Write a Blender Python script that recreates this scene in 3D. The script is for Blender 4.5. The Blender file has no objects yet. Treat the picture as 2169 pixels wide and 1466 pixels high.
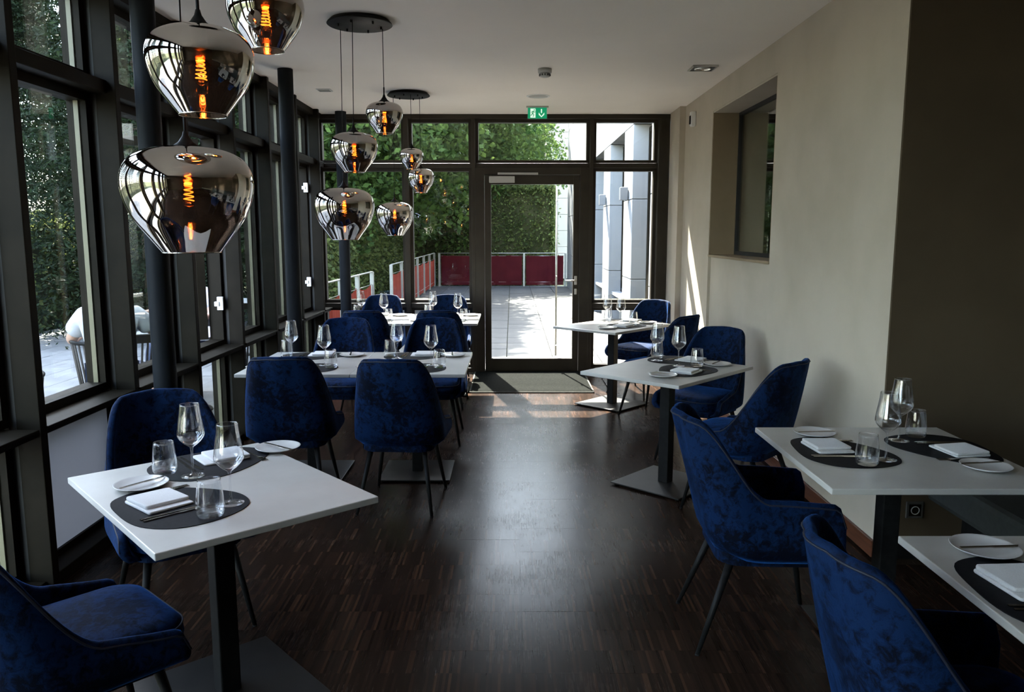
import bpy, bmesh, math, random
from mathutils import Vector, Matrix
import numpy as np
S = bpy.context.scene
COL = S.collection
R = math.radians
random.seed(7); rng = np.random.default_rng(7)

# ------------------------------------------------------------------ camera, world, sun, exposure
cd = bpy.data.cameras.new('camera'); cam = bpy.data.objects.new('camera', cd); COL.objects.link(cam)
cam.location = (0, 0, 1.6); cam.rotation_euler = (R(90 - 8.13), 0, 0)
cd.sensor_width = 36; cd.sensor_fit = 'HORIZONTAL'; cd.lens = 28.0; cd.clip_start = 0.05; cd.clip_end = 400
S.camera = cam
W = bpy.data.worlds.new('world'); S.world = W; W.use_nodes = True
wt = W.node_tree; wt.nodes.clear()
sky = wt.nodes.new('ShaderNodeTexSky'); sky.sky_type = 'NISHITA'; sky.sun_disc = False
sky.sun_elevation = R(48.8); sky.sun_rotation = R(-13.5); sky.air_density = 1.0; sky.dust_density = 1.2; sky.ozone_density = 1.2
bg = wt.nodes.new('ShaderNodeBackground'); bg.inputs[1].default_value = 1.0
wo = wt.nodes.new('ShaderNodeOutputWorld')
hsv = wt.nodes.new('ShaderNodeHueSaturation'); hsv.inputs['Saturation'].default_value = .72
wt.links.new(sky.outputs[0], hsv.inputs['Color']); wt.links.new(hsv.outputs[0], bg.inputs[0]); wt.links.new(bg.outputs[0], wo.inputs[0])
sl = bpy.data.lights.new('sun', 'SUN'); sl.energy = 16.0; sl.angle = R(0.55); sl.color = (1.0, 0.94, 0.86)
sun = bpy.data.objects.new('sun', sl); COL.objects.link(sun)
sun.rotation_euler = Vector((0.24, -1.0, -1.176)).to_track_quat('-Z', 'Y').to_euler()
S.view_settings.view_transform = 'Standard'; S.view_settings.look = 'None'
S.view_settings.exposure = 2.36; S.view_settings.gamma = 1.0
S.view_settings.use_curve_mapping = False
cy = S.cycles
cy.max_bounces = 12; cy.transparent_max_bounces = 40; cy.glossy_bounces = 6; cy.diffuse_bounces = 5
cy.transmission_bounces = 6; cy.sample_clamp_indirect = 6; cy.use_denoising = True
cy.caustics_reflective = False; cy.caustics_refractive = False

# ------------------------------------------------------------------ materials
def mat(name, col=(.5, .5, .5), rough=.5, metal=0., spec=.5, **kw):
    m = bpy.data.materials.new(name); m.use_nodes = True
    b = m.node_tree.nodes['Principled BSDF']
    b.inputs['Base Color'].default_value = (*col, 1); b.inputs['Roughness'].default_value = rough
    b.inputs['Metallic'].default_value = metal; b.inputs['Specular IOR Level'].default_value = spec
    for k, v in kw.items():
        b.inputs[k.replace('_', ' ')].default_value = v
    return m
def nd(m, t, **kw):
    n = m.node_tree.nodes.new(t)
    for k, v in kw.items(): setattr(n, k, v)
    return n
def lk(m, a, b): m.node_tree.links.new(a, b)
def P(m): return m.node_tree.nodes['Principled BSDF']
def noisy(m, c1, c2, scale=5., detail=4., coord='Object', lo=.35, hi=.65, bump=0., stretch=None, rough=None, dist=.01):
    tc = nd(m, 'ShaderNodeTexCoord'); src = tc.outputs[coord]
    if stretch:
        mp = nd(m, 'ShaderNodeMapping'); mp.inputs['Scale'].default_value = stretch
        lk(m, src, mp.inputs[0]); src = mp.outputs[0]
    n = nd(m, 'ShaderNodeTexNoise'); n.inputs['Scale'].default_value = scale; n.inputs['Detail'].default_value = detail
    lk(m, src, n.inputs['Vector'])
    r = nd(m, 'ShaderNodeValToRGB'); r.color_ramp.elements[0].position = lo; r.color_ramp.elements[1].position = hi
    r.color_ramp.elements[0].color = (*c1, 1); r.color_ramp.elements[1].color = (*c2, 1)
    lk(m, n.outputs['Fac'], r.inputs[0]); lk(m, r.outputs[0], P(m).inputs['Base Color'])
    if bump:
        b = nd(m, 'ShaderNodeBump'); b.inputs['Strength'].default_value = bump; b.inputs['Distance'].default_value = dist
        lk(m, n.outputs['Fac'], b.inputs['Height']); lk(m, b.outputs[0], P(m).inputs['Normal'])
    if rough:
        mr = nd(m, 'ShaderNodeMapRange'); mr.inputs['To Min'].default_value = rough[0]; mr.inputs['To Max'].default_value = rough[1]
        lk(m, n.outputs['Fac'], mr.inputs['Value']); lk(m, mr.outputs[0], P(m).inputs['Roughness'])
    return m
M = {}
M['plaster'] = noisy(mat('plaster', rough=.85, spec=.2), (.45, .395, .315), (.50, .44, .355), 2.5, 5)
M['ceiling'] = noisy(mat('ceiling_paint', rough=.9, spec=.2), (.90, .84, .77), (.93, .87, .80), 1.5, 4)
M['umber'] = noisy(mat('umber_with_shade', rough=.9, spec=.15), (.075, .056, .035), (.09, .068, .043), 2, 4)  # dark brown wall tone with the alcove's shade put into the colour
M['tan'] = noisy(mat('tan_shaded_lining', rough=.7, spec=.3), (.26, .195, .12), (.30, .225, .14), 3, 4)  # lining paint with the reveals' warm shade mixed into the colour
M['frame'] = noisy(mat('window_frame_paint', rough=.5, metal=0, spec=.06), (.008, .0065, .004), (.012, .0095, .006), 6, 3)
M['frame_far'] = noisy(mat('bronze_frame_paint', rough=.45, spec=.3), (.026, .020, .013), (.034, .027, .018), 6, 3)
M['frame_dark'] = mat('black_gasket', (.012, .012, .012), .6)
M['column'] = noisy(mat('column_paint', rough=.5, metal=0, spec=.06), (.012, .014, .016), (.016, .018, .021), 4, 3)
M['alu'] = mat('aluminium_spacer', (.10, .09, .045), .5, .0)
M['steel'] = mat('brushed_steel', (.62, .61, .58), .3, 1.)
M['steel_dark'] = mat('dark_cutlery_steel', (.35, .32, .28), .22, 1.)
M['white'] = mat('white_plastic', (.75, .75, .73), .4)
M['off'] = mat('off_white_plastic', (.42, .41, .38), .5)
M['blackm'] = noisy(mat('black_powder_coat', rough=.5, spec=.12), (.006, .006, .006), (.010, .010, .010), 40, 3)
M['base'] = noisy(mat('graphite_plate', rough=.45, spec=.2), (.011, .0105, .010), (.016, .015, .014), 12, 4)
M['marble'] = noisy(mat('pale_stone_top', rough=.32, spec=.5), (.41, .395, .365), (.48, .465, .43), 5, 8, lo=.3, hi=.7)
M['china'] = mat('white_china', (.56, .55, .53), .18)
M['napkin'] = noisy(mat('linen_napkin', rough=.9, spec=.1, Sheen_Weight=.3), (.56, .55, .54), (.62, .61, .60), 300, 2, bump=.2, dist=.001)
M['leather'] = noisy(mat('slate_leatherette', rough=.7, spec=.12), (.005, .0053, .007), (.008, .0083, .011), 90, 3, bump=.15, dist=.001)
M['wood_trim'] = noisy(mat('red_brown_wood', rough=.4), (.07, .022, .010), (.12, .042, .02), 6, 6, stretch=(12, 1, 12))
M['bench'] = noisy(mat('bench_fabric', rough=.85), (.018, .021, .018), (.026, .029, .025), 40, 4)
M['rubber'] = mat('black_rubber', (.01, .01, .01), .8, 0., .15)
M['mat_rib'] = noisy(mat('doormat_fibre', rough=1.0, spec=.03), (.009, .010, .009), (.018, .019, .017), 60, 3)
M['mat_alu'] = mat('doormat_rail', (.06, .06, .055), .8, 0., .1)
M['green'] = mat('exit_green', (.0, .12, .05), .4, Emission_Color=(.0, .30, .12, 1), Emission_Strength=.16)
M['signwhite'] = mat('exit_white', (.8, .85, .8), .4, Emission_Color=(.7, .9, .75, 1), Emission_Strength=.16)
M['lens'] = mat('downlight_lens', (.5, .5, .48), .15, .8)
M['skin'] = noisy(mat('skin', rough=.55, Subsurface_Weight=.05), (.34, .20, .14), (.38, .235, .165), 8, 3)
M['tee'] = noisy(mat('white_cotton', rough=.9), (.36, .36, .375), (.42, .42, .43), 20, 3)
M['maroon'] = noisy(mat('maroon_cotton', rough=.9), (.10, .012, .02), (.14, .02, .03), 20, 3)
M['jeans'] = noisy(mat('dark_denim', rough=.9), (.02, .025, .05), (.03, .04, .07), 40, 3)
M['hair'] = noisy(mat('brown_hair', rough=.6), (.03, .016, .008), (.06, .03, .015), 30, 3, stretch=(1, 1, .2))
M['eye'] = mat('eye', (.03, .02, .015), .2)
M['lip'] = mat('lip', (.35, .12, .1), .5)
M['rope'] = noisy(mat('taupe_rope', rough=.9), (.04, .034, .029), (.06, .05, .042), 60, 3)
M['cushion'] = noisy(mat('grey_cushion', rough=.9), (.16, .16, .165), (.2, .2, .205), 30, 3)
M['slab'] = noisy(mat('pale_render', rough=.85, spec=.2), (.25, .255, .25), (.29, .29, .285), 1.2, 6)
M['slab2'] = noisy(mat('warm_render', rough=.85, spec=.2), (.30, .275, .24), (.34, .315, .28), 1.2, 6)
M['pave'] = noisy(mat('terrace_slab', rough=.7, spec=.3), (.035, .0365, .037), (.056, .057, .056), 1.7, 8, coord='Generated', lo=.3, hi=.7)
M['pave2'] = noisy(mat('patio_slab', rough=.75, spec=.3), (.115, .115, .113), (.165, .165, .162), 2.2, 8, lo=.3, hi=.7)
M['soil'] = noisy(mat('garden_soil', rough=.95, spec=.1), (.03, .035, .015), (.07, .07, .035), 1.5, 8)
M['trunk'] = noisy(mat('tree_bark', rough=.95, spec=.1), (.06, .042, .03), (.13, .10, .075), 4, 6, stretch=(3, 3, .6))
M['cloth_red'] = noisy(mat('orange_red_cloth', rough=.85, spec=.1), (.20, .028, .016), (.26, .042, .024), 3, 4, stretch=(4, 4, .3))
M['cloth_wine'] = noisy(mat('wine_red_cloth', rough=.8, spec=.1), (.055, .005, .008), (.075, .008, .011), 3, 4)
M['post'] = mat('galvanised_post', (.30, .29, .25), .45, .3)
M['dark_glass'] = mat('dark_window_glass', (.02, .022, .024), .08)
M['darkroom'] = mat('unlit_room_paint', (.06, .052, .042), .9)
M['lamp_grey'] = mat('grey_wall_lamp', (.16, .165, .17), .5, .3)
M['parasol'] = mat('grey_canvas', (.5, .5, .5), .9)

def leafmat(name, c1, c2, tr):
    m = bpy.data.materials.new(name); m.use_nodes = True; t = m.node_tree; t.nodes.clear()
    o = nd(m, 'ShaderNodeOutputMaterial'); d = nd(m, 'ShaderNodeBsdfPrincipled'); d.inputs['Roughness'].default_value = .75; d.inputs['Specular IOR Level'].default_value = .15
    tl = nd(m, 'ShaderNodeBsdfTranslucent'); mx = nd(m, 'ShaderNodeMixShader'); mx.inputs[0].default_value = tr
    g = nd(m, 'ShaderNodeNewGeometry'); r = nd(m, 'ShaderNodeValToRGB')
    r.color_ramp.elements[0].color = (*c1, 1); r.color_ramp.elements[1].color = (*c2, 1)
    lk(m, g.outputs['Random Per Island'], r.inputs[0]); lk(m, r.outputs[0], d.inputs['Base Color'])
    hs = nd(m, 'ShaderNodeHueSaturation'); hs.inputs['Value'].default_value = 1.6; hs.inputs['Hue'].default_value = .48
    lk(m, r.outputs[0], hs.inputs['Color']); lk(m, hs.outputs[0], tl.inputs[0])
    lk(m, d.outputs[0], mx.inputs[1]); lk(m, tl.outputs[0], mx.inputs[2]); lk(m, mx.outputs[0], o.inputs[0])
    return m
M['leaf'] = leafmat('broad_leaf', (.014, .032, .008), (.065, .11, .024), .3)
M['needle'] = leafmat('conifer_needle', (.0025, .0065, .0025), (.012, .022, .007), .12)
M['hedge'] = leafmat('hedge_leaf', (.02, .036, .012), (.13, .16, .05), .3)

def glassmat(name, tint, fmul=1.0, gl=(1, 1, 1), ior=1.45, base=0.0):
    m = bpy.data.materials.new(name); m.use_nodes = True; t = m.node_tree; t.nodes.clear()
    o = nd(m, 'ShaderNodeOutputMaterial'); a = nd(m, 'ShaderNodeBsdfTransparent'); a.inputs[0].default_value = (*tint, 1)
    g = nd(m, 'ShaderNodeBsdfGlossy'); g.inputs['Roughness'].default_value = 0.0; g.inputs['Color'].default_value = (*gl, 1)
    f = nd(m, 'ShaderNodeFresnel'); geo = nd(m, 'ShaderNodeNewGeometry'); mi = nd(m, 'ShaderNodeMapRange'); mi.inputs['To Min'].default_value = ior; mi.inputs['To Max'].default_value = 1 / ior
    lk(m, geo.outputs['Backfacing'], mi.inputs['Value']); lk(m, mi.outputs[0], f.inputs[0])
    mm = nd(m, 'ShaderNodeMath', operation='MULTIPLY_ADD', use_clamp=True); mm.inputs[1].default_value = fmul; mm.inputs[2].default_value = base
    mx = nd(m, 'ShaderNodeMixShader'); lk(m, f.outputs[0], mm.inputs[0]); lk(m, mm.outputs[0], mx.inputs[0])
    lk(m, a.outputs[0], mx.inputs[1]); lk(m, g.outputs[0], mx.inputs[2]); lk(m, mx.outputs[0], o.inputs[0])
    return m
M['pane'] = glassmat('window_glass', (.90, .92, .90), 1.0)
M['crystal'] = glassmat('crystal_glass', (.97, .975, .98), 1.6, ior=1.5)
M['amber'] = glassmat('amber_bulb_glass', (1.0, .62, .30), 1.0)
M['mirror'] = glassmat('smoked_mirror_glass', (.50, .40, .32), .6, gl=(.72, .69, .66), base=.74)
m = bpy.data.materials.new('glowing_filament'); m.use_nodes = True; m.node_tree.nodes.clear()
e = nd(m, 'ShaderNodeEmission'); e.inputs[0].default_value = (1.0, .28, .05, 1); e.inputs[1].default_value = 8
lk(m, e.outputs[0], nd(m, 'ShaderNodeOutputMaterial').inputs[0]); M['filament'] = m

m = bpy.data.materials.new('frosted_panel'); m.use_nodes = True; m.node_tree.nodes.clear()
a_ = nd(m, 'ShaderNodeBsdfTranslucent'); a_.inputs[0].default_value = (.06, .06, .062, 1); b_ = nd(m, 'ShaderNodeBsdfDiffuse'); b_.inputs[0].default_value = (.4, .41, .42, 1)
mx = nd(m, 'ShaderNodeMixShader'); mx.inputs[0].default_value = .45; lk(m, a_.outputs[0], mx.inputs[1]); lk(m, b_.outputs[0], mx.inputs[2]); lk(m, mx.outputs[0], nd(m, 'ShaderNodeOutputMaterial').inputs[0]); M['frosted'] = m
# crushed velvet
def velvet():
    m = mat('blue_velvet', (.01, .03, .1), .8, spec=.08)
    b = P(m)
    tc = nd(m, 'ShaderNodeTexCoord')
    n1 = nd(m, 'ShaderNodeTexNoise'); n1.inputs['Scale'].default_value = 34; n1.inputs['Detail'].default_value = 7; n1.inputs['Roughness'].default_value = .68
    n1.inputs['Distortion'].default_value = .5
    n2 = nd(m, 'ShaderNodeTexNoise'); n2.inputs['Scale'].default_value = 4; n2.inputs['Detail'].default_value = 3
    lk(m, tc.outputs['Object'], n1.inputs['Vector']); lk(m, tc.outputs['Object'], n2.inputs['Vector'])
    a = nd(m, 'ShaderNodeMath', operation='MULTIPLY_ADD'); a.inputs[1].default_value = .55
    lk(m, n2.outputs['Fac'], a.inputs[0]); 
    s = nd(m, 'ShaderNodeMath', operation='MULTIPLY'); s.inputs[1].default_value = .75; lk(m, n1.outputs['Fac'], s.inputs[0]); lk(m, s.outputs[0], a.inputs[2])
    r = nd(m, 'ShaderNodeValToRGB'); r.color_ramp.elements[0].position = .585; r.color_ramp.elements[1].position = .72
    r.color_ramp.elements[0].color = (.001, .0025, .008, 1); r.color_ramp.elements[1].color = (.003, .014, .050, 1)
    lk(m, a.outputs[0], r.inputs[0]); lk(m, r.outputs[0], b.inputs['Base Color'])
    b.inputs['Sheen Weight'].default_value = .42; b.inputs['Sheen Roughness'].default_value = .30
    b.inputs['Sheen Tint'].default_value = (.03, .17, .60, 1)
    bp = nd(m, 'ShaderNodeBump'); bp.inputs['Strength'].default_value = .35; bp.inputs['Distance'].default_value = .006
    lk(m, n1.outputs['Fac'], bp.inputs['Height']); lk(m, bp.outputs[0], b.inputs['Normal'])
    return m
M['velvet'] = velvet()
M['piping'] = mat('navy_piping', (.003, .006, .018), .7)

# strip parquet : narrow upright strips in rows
def parquet():
    m = mat('dark_strip_parquet', (.05, .03, .02), .33, spec=.05)
    b = P(m); g = nd(m, 'ShaderNodeNewGeometry'); sp = nd(m, 'ShaderNodeSeparateXYZ'); lk(m, g.outputs['Position'], sp.inputs[0])
    def mth(op, a, bv=None, c=None):
        n = nd(m, 'ShaderNodeMath', operation=op)
        for i, v in enumerate((a, bv, c)):
            if v is None: continue
            if isinstance(v, (int, float)): n.inputs[i].default_value = v
            else: lk(m, v, n.inputs[i])
        return n.outputs[0]
    row = mth('FLOOR', mth('DIVIDE', sp.outputs[1], .16))
    xs = mth('DIVIDE', mth('ADD', sp.outputs[0], mth('MULTIPLY', row, .0137)), .0105)
    st = mth('FLOOR', xs)
    cb = nd(m, 'ShaderNodeCombineXYZ'); lk(m, st, cb.inputs[0]); lk(m, row, cb.inputs[1])
    wn = nd(m, 'ShaderNodeTexWhiteNoise'); wn.noise_dimensions = '2D'; lk(m, cb.outputs[0], wn.inputs['Vector'])
    r = nd(m, 'ShaderNodeValToRGB'); cr = r.color_ramp
    cr.elements[0].position = 0; cr.elements[0].color = (.015, .009, .006, 1)
    cr.elements[1].position = 1; cr.elements[1].color = (.062, .032, .019, 1)
    for p_, c in ((.5, (.022, .013, .009, 1)), (.88, (.032, .017, .011, 1))):
        e_ = cr.elements.new(p_); e_.color = c
    lk(m, wn.outputs['Value'], r.inputs[0])
    n = nd(m, 'ShaderNodeTexNoise'); n.inputs['Scale'].default_value = 2.2; n.inputs['Detail'].default_value = 8; n.inputs['Roughness'].default_value = .65
    lk(m, g.outputs['Position'], n.inputs['Vector'])
    mp = nd(m, 'ShaderNodeMapping'); mp.inputs['Scale'].default_value = (220, 9, 1); lk(m, g.outputs['Position'], mp.inputs[0])
    n3 = nd(m, 'ShaderNodeTexNoise'); n3.inputs['Scale'].default_value = 1.; n3.inputs['Detail'].default_value = 3; lk(m, mp.outputs[0], n3.inputs['Vector'])
    mx = nd(m, 'ShaderNodeMix', data_type='RGBA', blend_type='MULTIPLY'); mx.inputs[0].default_value = .35
    lk(m, r.outputs[0], mx.inputs[6]); lk(m, n3.outputs['Fac'], mx.inputs[7])
    mul = nd(m, 'ShaderNodeMix', data_type='RGBA', blend_type='MULTIPLY'); mul.inputs[0].default_value = 1
    lk(m, mx.outputs[2], mul.inputs[6]); mul.inputs[7].default_value = (.9, .9, .9, 1)
    lk(m, mul.outputs[2], b.inputs['Base Color'])
    rr = mth('ADD', mth('MULTIPLY', n.outputs['Fac'], .20), mth('MULTIPLY', n3.outputs['Fac'], .14))
    lk(m, mth('ADD', rr, .08), b.inputs['Roughness'])
    h = n.outputs['Fac']
    bp = nd(m, 'ShaderNodeBump'); bp.inputs['Strength'].default_value = .06; bp.inputs['Distance'].default_value = .002
    lk(m, n3.outputs['Fac'], bp.inputs['Height']); lk(m, bp.outputs[0], b.inputs['Normal'])
    return m
M['parquet'] = parquet()

# ------------------------------------------------------------------ mesh helpers
class MB:
    def __init__(s): s.v = []; s.f = []; s.sm = []
    def add(s, v, f, smooth=False):
        o = len(s.v); s.v += [tuple(p) for p in v]; s.f += [tuple(i + o for i in q) for q in f]; s.sm += [smooth] * len(f); return s
    def box(s, x0, x1, y0, y1, z0, z1, bev=0.0):
        if bev <= 0:
            v = [(x, y, z) for z in (z0, z1) for y in (y0, y1) for x in (x0, x1)]
            return s.add(v, [(0, 2, 3, 1), (4, 5, 7, 6), (0, 1, 5, 4), (2, 6, 7, 3), (0, 4, 6, 2), (1, 3, 7, 5)])
        bm = bmesh.new(); bmesh.ops.create_cube(bm, size=1)
        for q in bm.verts: q.co = Vector(((x0 + x1) / 2 + q.co.x * (x1 - x0), (y0 + y1) / 2 + q.co.y * (y1 - y0), (z0 + z1) / 2 + q.co.z * (z1 - z0)))
        bmesh.ops.bevel(bm, geom=bm.edges[:], offset=bev, segments=2, affect='EDGES', profile=.5)
        return s.bm(bm)
    def bm(s, bm, smooth=False):
        bm.verts.ensure_lookup_table(); bm.verts.index_update()
        s.add([q.co[:] for q in bm.verts], [[q.index for q in f.verts] for f in bm.faces], smooth); bm.free(); return s
    def lathe(s, prof, n=32, c=(0, 0, 0), cap=False, smooth=True):
        v = []; f = []
        for r, z in prof:
            for i in range(n):
                a = 2 * math.pi * i / n; v.append((c[0] + r * math.cos(a), c[1] + r * math.sin(a), c[2] + z))
        for j in range(len(prof) - 1):
            for i in range(n):
                k = (i + 1) % n; f.append((j * n + i, j * n + k, (j + 1) * n + k, (j + 1) * n + i))
        s.add(v, f, smooth)
        if cap:
            o = len(s.v) - len(v)
            s.f.append(tuple(o + i for i in reversed(range(n)))); s.sm.append(False)
            s.f.append(tuple(o + (len(prof) - 1) * n + i for i in range(n))); s.sm.append(False)
        return s
    def tube(s, pts, r, n=8, closed=False, smooth=True, flat=None):
        pts = [Vector(p) for p in pts]; rs = r if isinstance(r, (list, tuple)) else [r] * len(pts)
        v = []; N = len(pts); up = None
        for i, p in enumerate(pts):
            if closed: d = pts[(i + 1) % N] - pts[i - 1]
            else: d = pts[min(i + 1, N - 1)] - pts[max(i - 1, 0)]
            d.normalize()
            if up is None: up = Vector((0, 0, 1)) if abs(d.z) < .9 else Vector((0, 1, 0))
            a = d.cross(up).normalized(); b = a.cross(d).normalized(); up = b
            for k in range(n):
                t = 2 * math.pi * k / n + math.pi / n; v.append(p + a * math.cos(t) * rs[i] + b * math.sin(t) * rs[i] * (flat or 1))
        f = []
        for i in range(N if closed else N - 1):
            j = (i + 1) % N
            for k in range(n):
                l = (k + 1) % n; f.append((i * n + k, i * n + l, j * n + l, j * n + k))
        if not closed: f += [tuple(reversed(range(n))), tuple((N - 1) * n + k for k in range(n))]
        return s.add(v, f, smooth)
    def prism(s, outline, z0, z1, smooth=False):
        n = len(outline); v = [(x, y, z0) for x, y in outline] + [(x, y, z1) for x, y in outline]
        f = [(i, (i + 1) % n, n + (i + 1) % n, n + i) for i in range(n)] + [tuple(reversed(range(n))), tuple(range(n, 2 * n))]
        return s.add(v, f, smooth)
    def xf(s, mtx):
        s.v = [tuple(mtx @ Vector(p)) for p in s.v]; return s
    def mesh(s, name, m):
        me = bpy.data.meshes.new(name); me.from_pydata(s.v, [], s.f); me.validate()
        if len(me.polygons) == len(s.sm): me.polygons.foreach_set('use_smooth', s.sm)
        me.materials.append(M[m] if isinstance(m, str) else m); me.update(); return me
    def build(s, name, m, parent=None, loc=None, rz=0):
        o = bpy.data.objects.new(name, s.mesh(name, m)); COL.objects.link(o)
        if parent: o.parent = parent
        if loc: o.location = loc
        o.rotation_euler.z = rz
        return o
def tag(o, label=None, cat=None, group=None, kind=None):
    if label: o['label'] = label
    if cat: o['category'] = cat
    if group: o['group'] = group
    if kind: o['kind'] = kind
    return o
def empty(name, loc=(0, 0, 0), rz=0, label=None, cat=None, group=None, kind=None):
    o = bpy.data.objects.new(name, None); COL.objects.link(o); o.location = loc; o.rotation_euler.z = rz; o.empty_display_size = .1
    return tag(o, label, cat, group, kind)
def kids(o): return [c for c in bpy.data.objects if c.parent == o]
def copy_tree(o, parent=None, tree=None):
    c = o.copy(); COL.objects.link(c)
    if parent is not None: c.parent = parent
    for ch in list(o.children): copy_tree(ch, c)
    return c
def catmull(pts, n=6):
    out = []; N = len(pts)
    for i in range(N):
        p0, p1, p2, p3 = (Vector(pts[(i + k) % N]) for k in (-1, 0, 1, 2))
        for j in range(n):
            t = j / n
            out.append(tuple(.5 * ((2 * p1) + (p2 - p0) * t + (2 * p0 - 5 * p1 + 4 * p2 - p3) * t * t + (3 * p1 - p0 - 3 * p2 + p3) * t ** 3)))
    return out
def rrect(x0, x1, y0, y1, r, n=4):
    o = []
    for cx, cy_, a0 in ((x1 - r, y1 - r, 0), (x0 + r, y1 - r, 90), (x0 + r, y0 + r, 180), (x1 - r, y0 + r, 270)):
        for i in range(n + 1):
            a = R(a0 + 90 * i / n); o.append((cx + r * math.cos(a), cy_ + r * math.sin(a)))
    return o

# ------------------------------------------------------------------ room shell
CZ = 2.89; FY = 9.10          # ceiling height, far glazed wall
XW = 1.80                     # right wall plane
floor = tag(MB().box(-2.32, 5.0, -3.6, 9.18, -.20, -.014).build('floor', 'parquet'), 'dark brown strip parquet floor running to the glass door', kind='structure')
blk = MB().box(-.1597, .1597, -.0797, .0797, -.013, 0).mesh('parquet_block', 'parquet')
rest = MB(); cnt = 0
ys = [i * .16 + .08 for i in range(-22, 57)]
order = sorted(ys, key=lambda y: (y < 1.4, y))
for y in order:
    off = .16 * (round(y / .16) % 2) * .5
    x = -2.04 + off
    while x < (1.78 if y > 3.7 else 4.9):
        dz = random.uniform(-.0006, .0)
        if y > 7.80 and -.58 < x < .98 and y < 9.15: x += .32; continue
        if 1.4 < y and cnt < 292 and x < 1.9:
            o = bpy.data.objects.new('parquet_block', blk); COL.objects.link(o); o.parent = floor; o.location = (x, y, dz); cnt += 1
        else: rest.box(x - .1597, x + .1597, y - .0797, y + .0797, -.013, dz)
        x += .32
o = rest.build('parquet_field', 'parquet', floor); o.name = 'parquet_field'; o['kind'] = 'stuff'
ceil = tag(MB().box(-2.32, 5.0, -3.6, 9.18, CZ, CZ + .2).build('ceiling', 'ceiling'), 'plain off-white plaster ceiling over the dining room', kind='structure')

wr = empty('wall_right', label='off-white plastered right wall with stepped piers', kind='structure')
b = MB()
b.box(1.74, 2.3, 8.5, 9.0, 0, CZ); b.box(XW, 2.3, 7.35, 8.5, 0, CZ)          # far pier, plain bay
b.build('wall_panel', 'plaster', wr)
b = MB(); b.box(XW, 2.3, 5.6, 7.35, 2.67, CZ); b.box(1.825, 2.3, 5.6, 7.35, 0, 1.378); b.build('wall_panel', 'plaster', wr)
MB().box(XW, 2.3, 3.78, 5.6, 0, CZ).build('wall_panel', 'plaster', wr)
# interior window niche
wn_ = empty('window_1', (0, 0, 0), label='deep interior window niche with dark glass in the right wall', kind='structure')
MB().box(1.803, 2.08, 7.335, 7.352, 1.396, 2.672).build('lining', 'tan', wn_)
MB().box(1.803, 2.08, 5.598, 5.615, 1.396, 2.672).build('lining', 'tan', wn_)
MB().box(1.803, 2.08, 5.6, 7.35, 2.655, 2.672).build('lining', 'plaster', wn_)
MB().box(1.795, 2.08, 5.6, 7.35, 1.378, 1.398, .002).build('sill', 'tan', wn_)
b = MB()
for z0, z1 in ((1.398, 1.43), (2.63, 2.655)): b.box(2.03, 2.07, 5.615, 7.335, z0, z1)
for y0, y1 in ((5.615, 5.65), (7.31, 7.335)): b.box(2.03, 2.07, y0, y1, 1.43, 2.63)
b.build('window_frame', 'frame_dark', wn_)
MB().box(2.045, 2.053, 5.65, 7.31, 1.43, 2.63).build('pane', 'pane', wn_)
dr = empty('wall_niche_room', label='unlit room seen through the interior window', kind='structure')
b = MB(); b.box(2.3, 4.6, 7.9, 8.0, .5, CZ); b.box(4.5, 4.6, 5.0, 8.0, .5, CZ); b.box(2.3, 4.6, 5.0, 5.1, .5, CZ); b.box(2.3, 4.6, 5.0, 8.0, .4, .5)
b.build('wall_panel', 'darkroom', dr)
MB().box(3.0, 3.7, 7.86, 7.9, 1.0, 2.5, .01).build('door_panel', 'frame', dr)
# dark wall facing the camera, alcove side and back of the room
tag(MB().box(XW + .0005, 5.0, 3.765, 4.0, 0, CZ).build('wall_alcove', 'umber'), 'dark umber wall, its shade coloured in, facing the camera at the right', kind='structure')
tag(MB().box(4.98, 5.1, -3.6, 3.8, 0, CZ).build('wall_east', 'umber'), 'dark umber side wall of the alcove', kind='structure')
tag(MB().box(-2.32, 5.1, -3.7, -3.55, 0, CZ).build('wall_back', 'umber'), 'dark umber wall behind the camera', kind='structure')
tag(MB().box(1.782, 1.7995, 3.77, 5.6, 0, .085, .003).box(1.782, 1.7995, 7.35, 8.5, 0, .085).box(1.807, 1.8245, 5.6, 7.35, 0, .085).build('baseboard_right', 'wood_trim'), 'red-brown wooden baseboard along the right wall', kind='structure')
tag(MB().box(1.80, 4.98, 3.748, 3.764, 0, .085, .003).build('baseboard_alcove', 'blackm'), 'black baseboard under the dark alcove wall', kind='structure')

# ------------------------------------------------------------------ left glazed facade
mull = [4.31 + .882 * k for k in range(-8, 6)]      # -2.75 ... 8.72
facade_n = [2]
def fin(y):
    t = empty('trim_%d' % facade_n[0], (0, 0, 0), label=None, kind='structure'); t['label'] = 'dark steel mullion fin of the left glass front'
    MB().box(-2.155, -2.05, y - .05, y, .0, CZ, .003).build('mullion_fin', 'frame', t)
    MB().box(-2.185, -2.155, y - .045, y - .005, .0, CZ).build('gasket', 'frame_dark', t)
    MB().box(-2.30, -2.185, y - .052, y + .002, .0, CZ).build('mullion_body', 'frame', t)
    facade_n[0] += 1
def jamb(b, y0, y1, z0, z1, w=.042):
    b.box(-2.285, -2.185, y0, y0 + w, z0, z1); b.box(-2.285, -2.185, y1 - w, y1, z0, z1)
    b.box(-2.285, -2.185, y0 + w, y1 - w, z0, z0 + w); b.box(-2.285, -2.185, y0 + w, y1 - w, z1 - w, z1)
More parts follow.
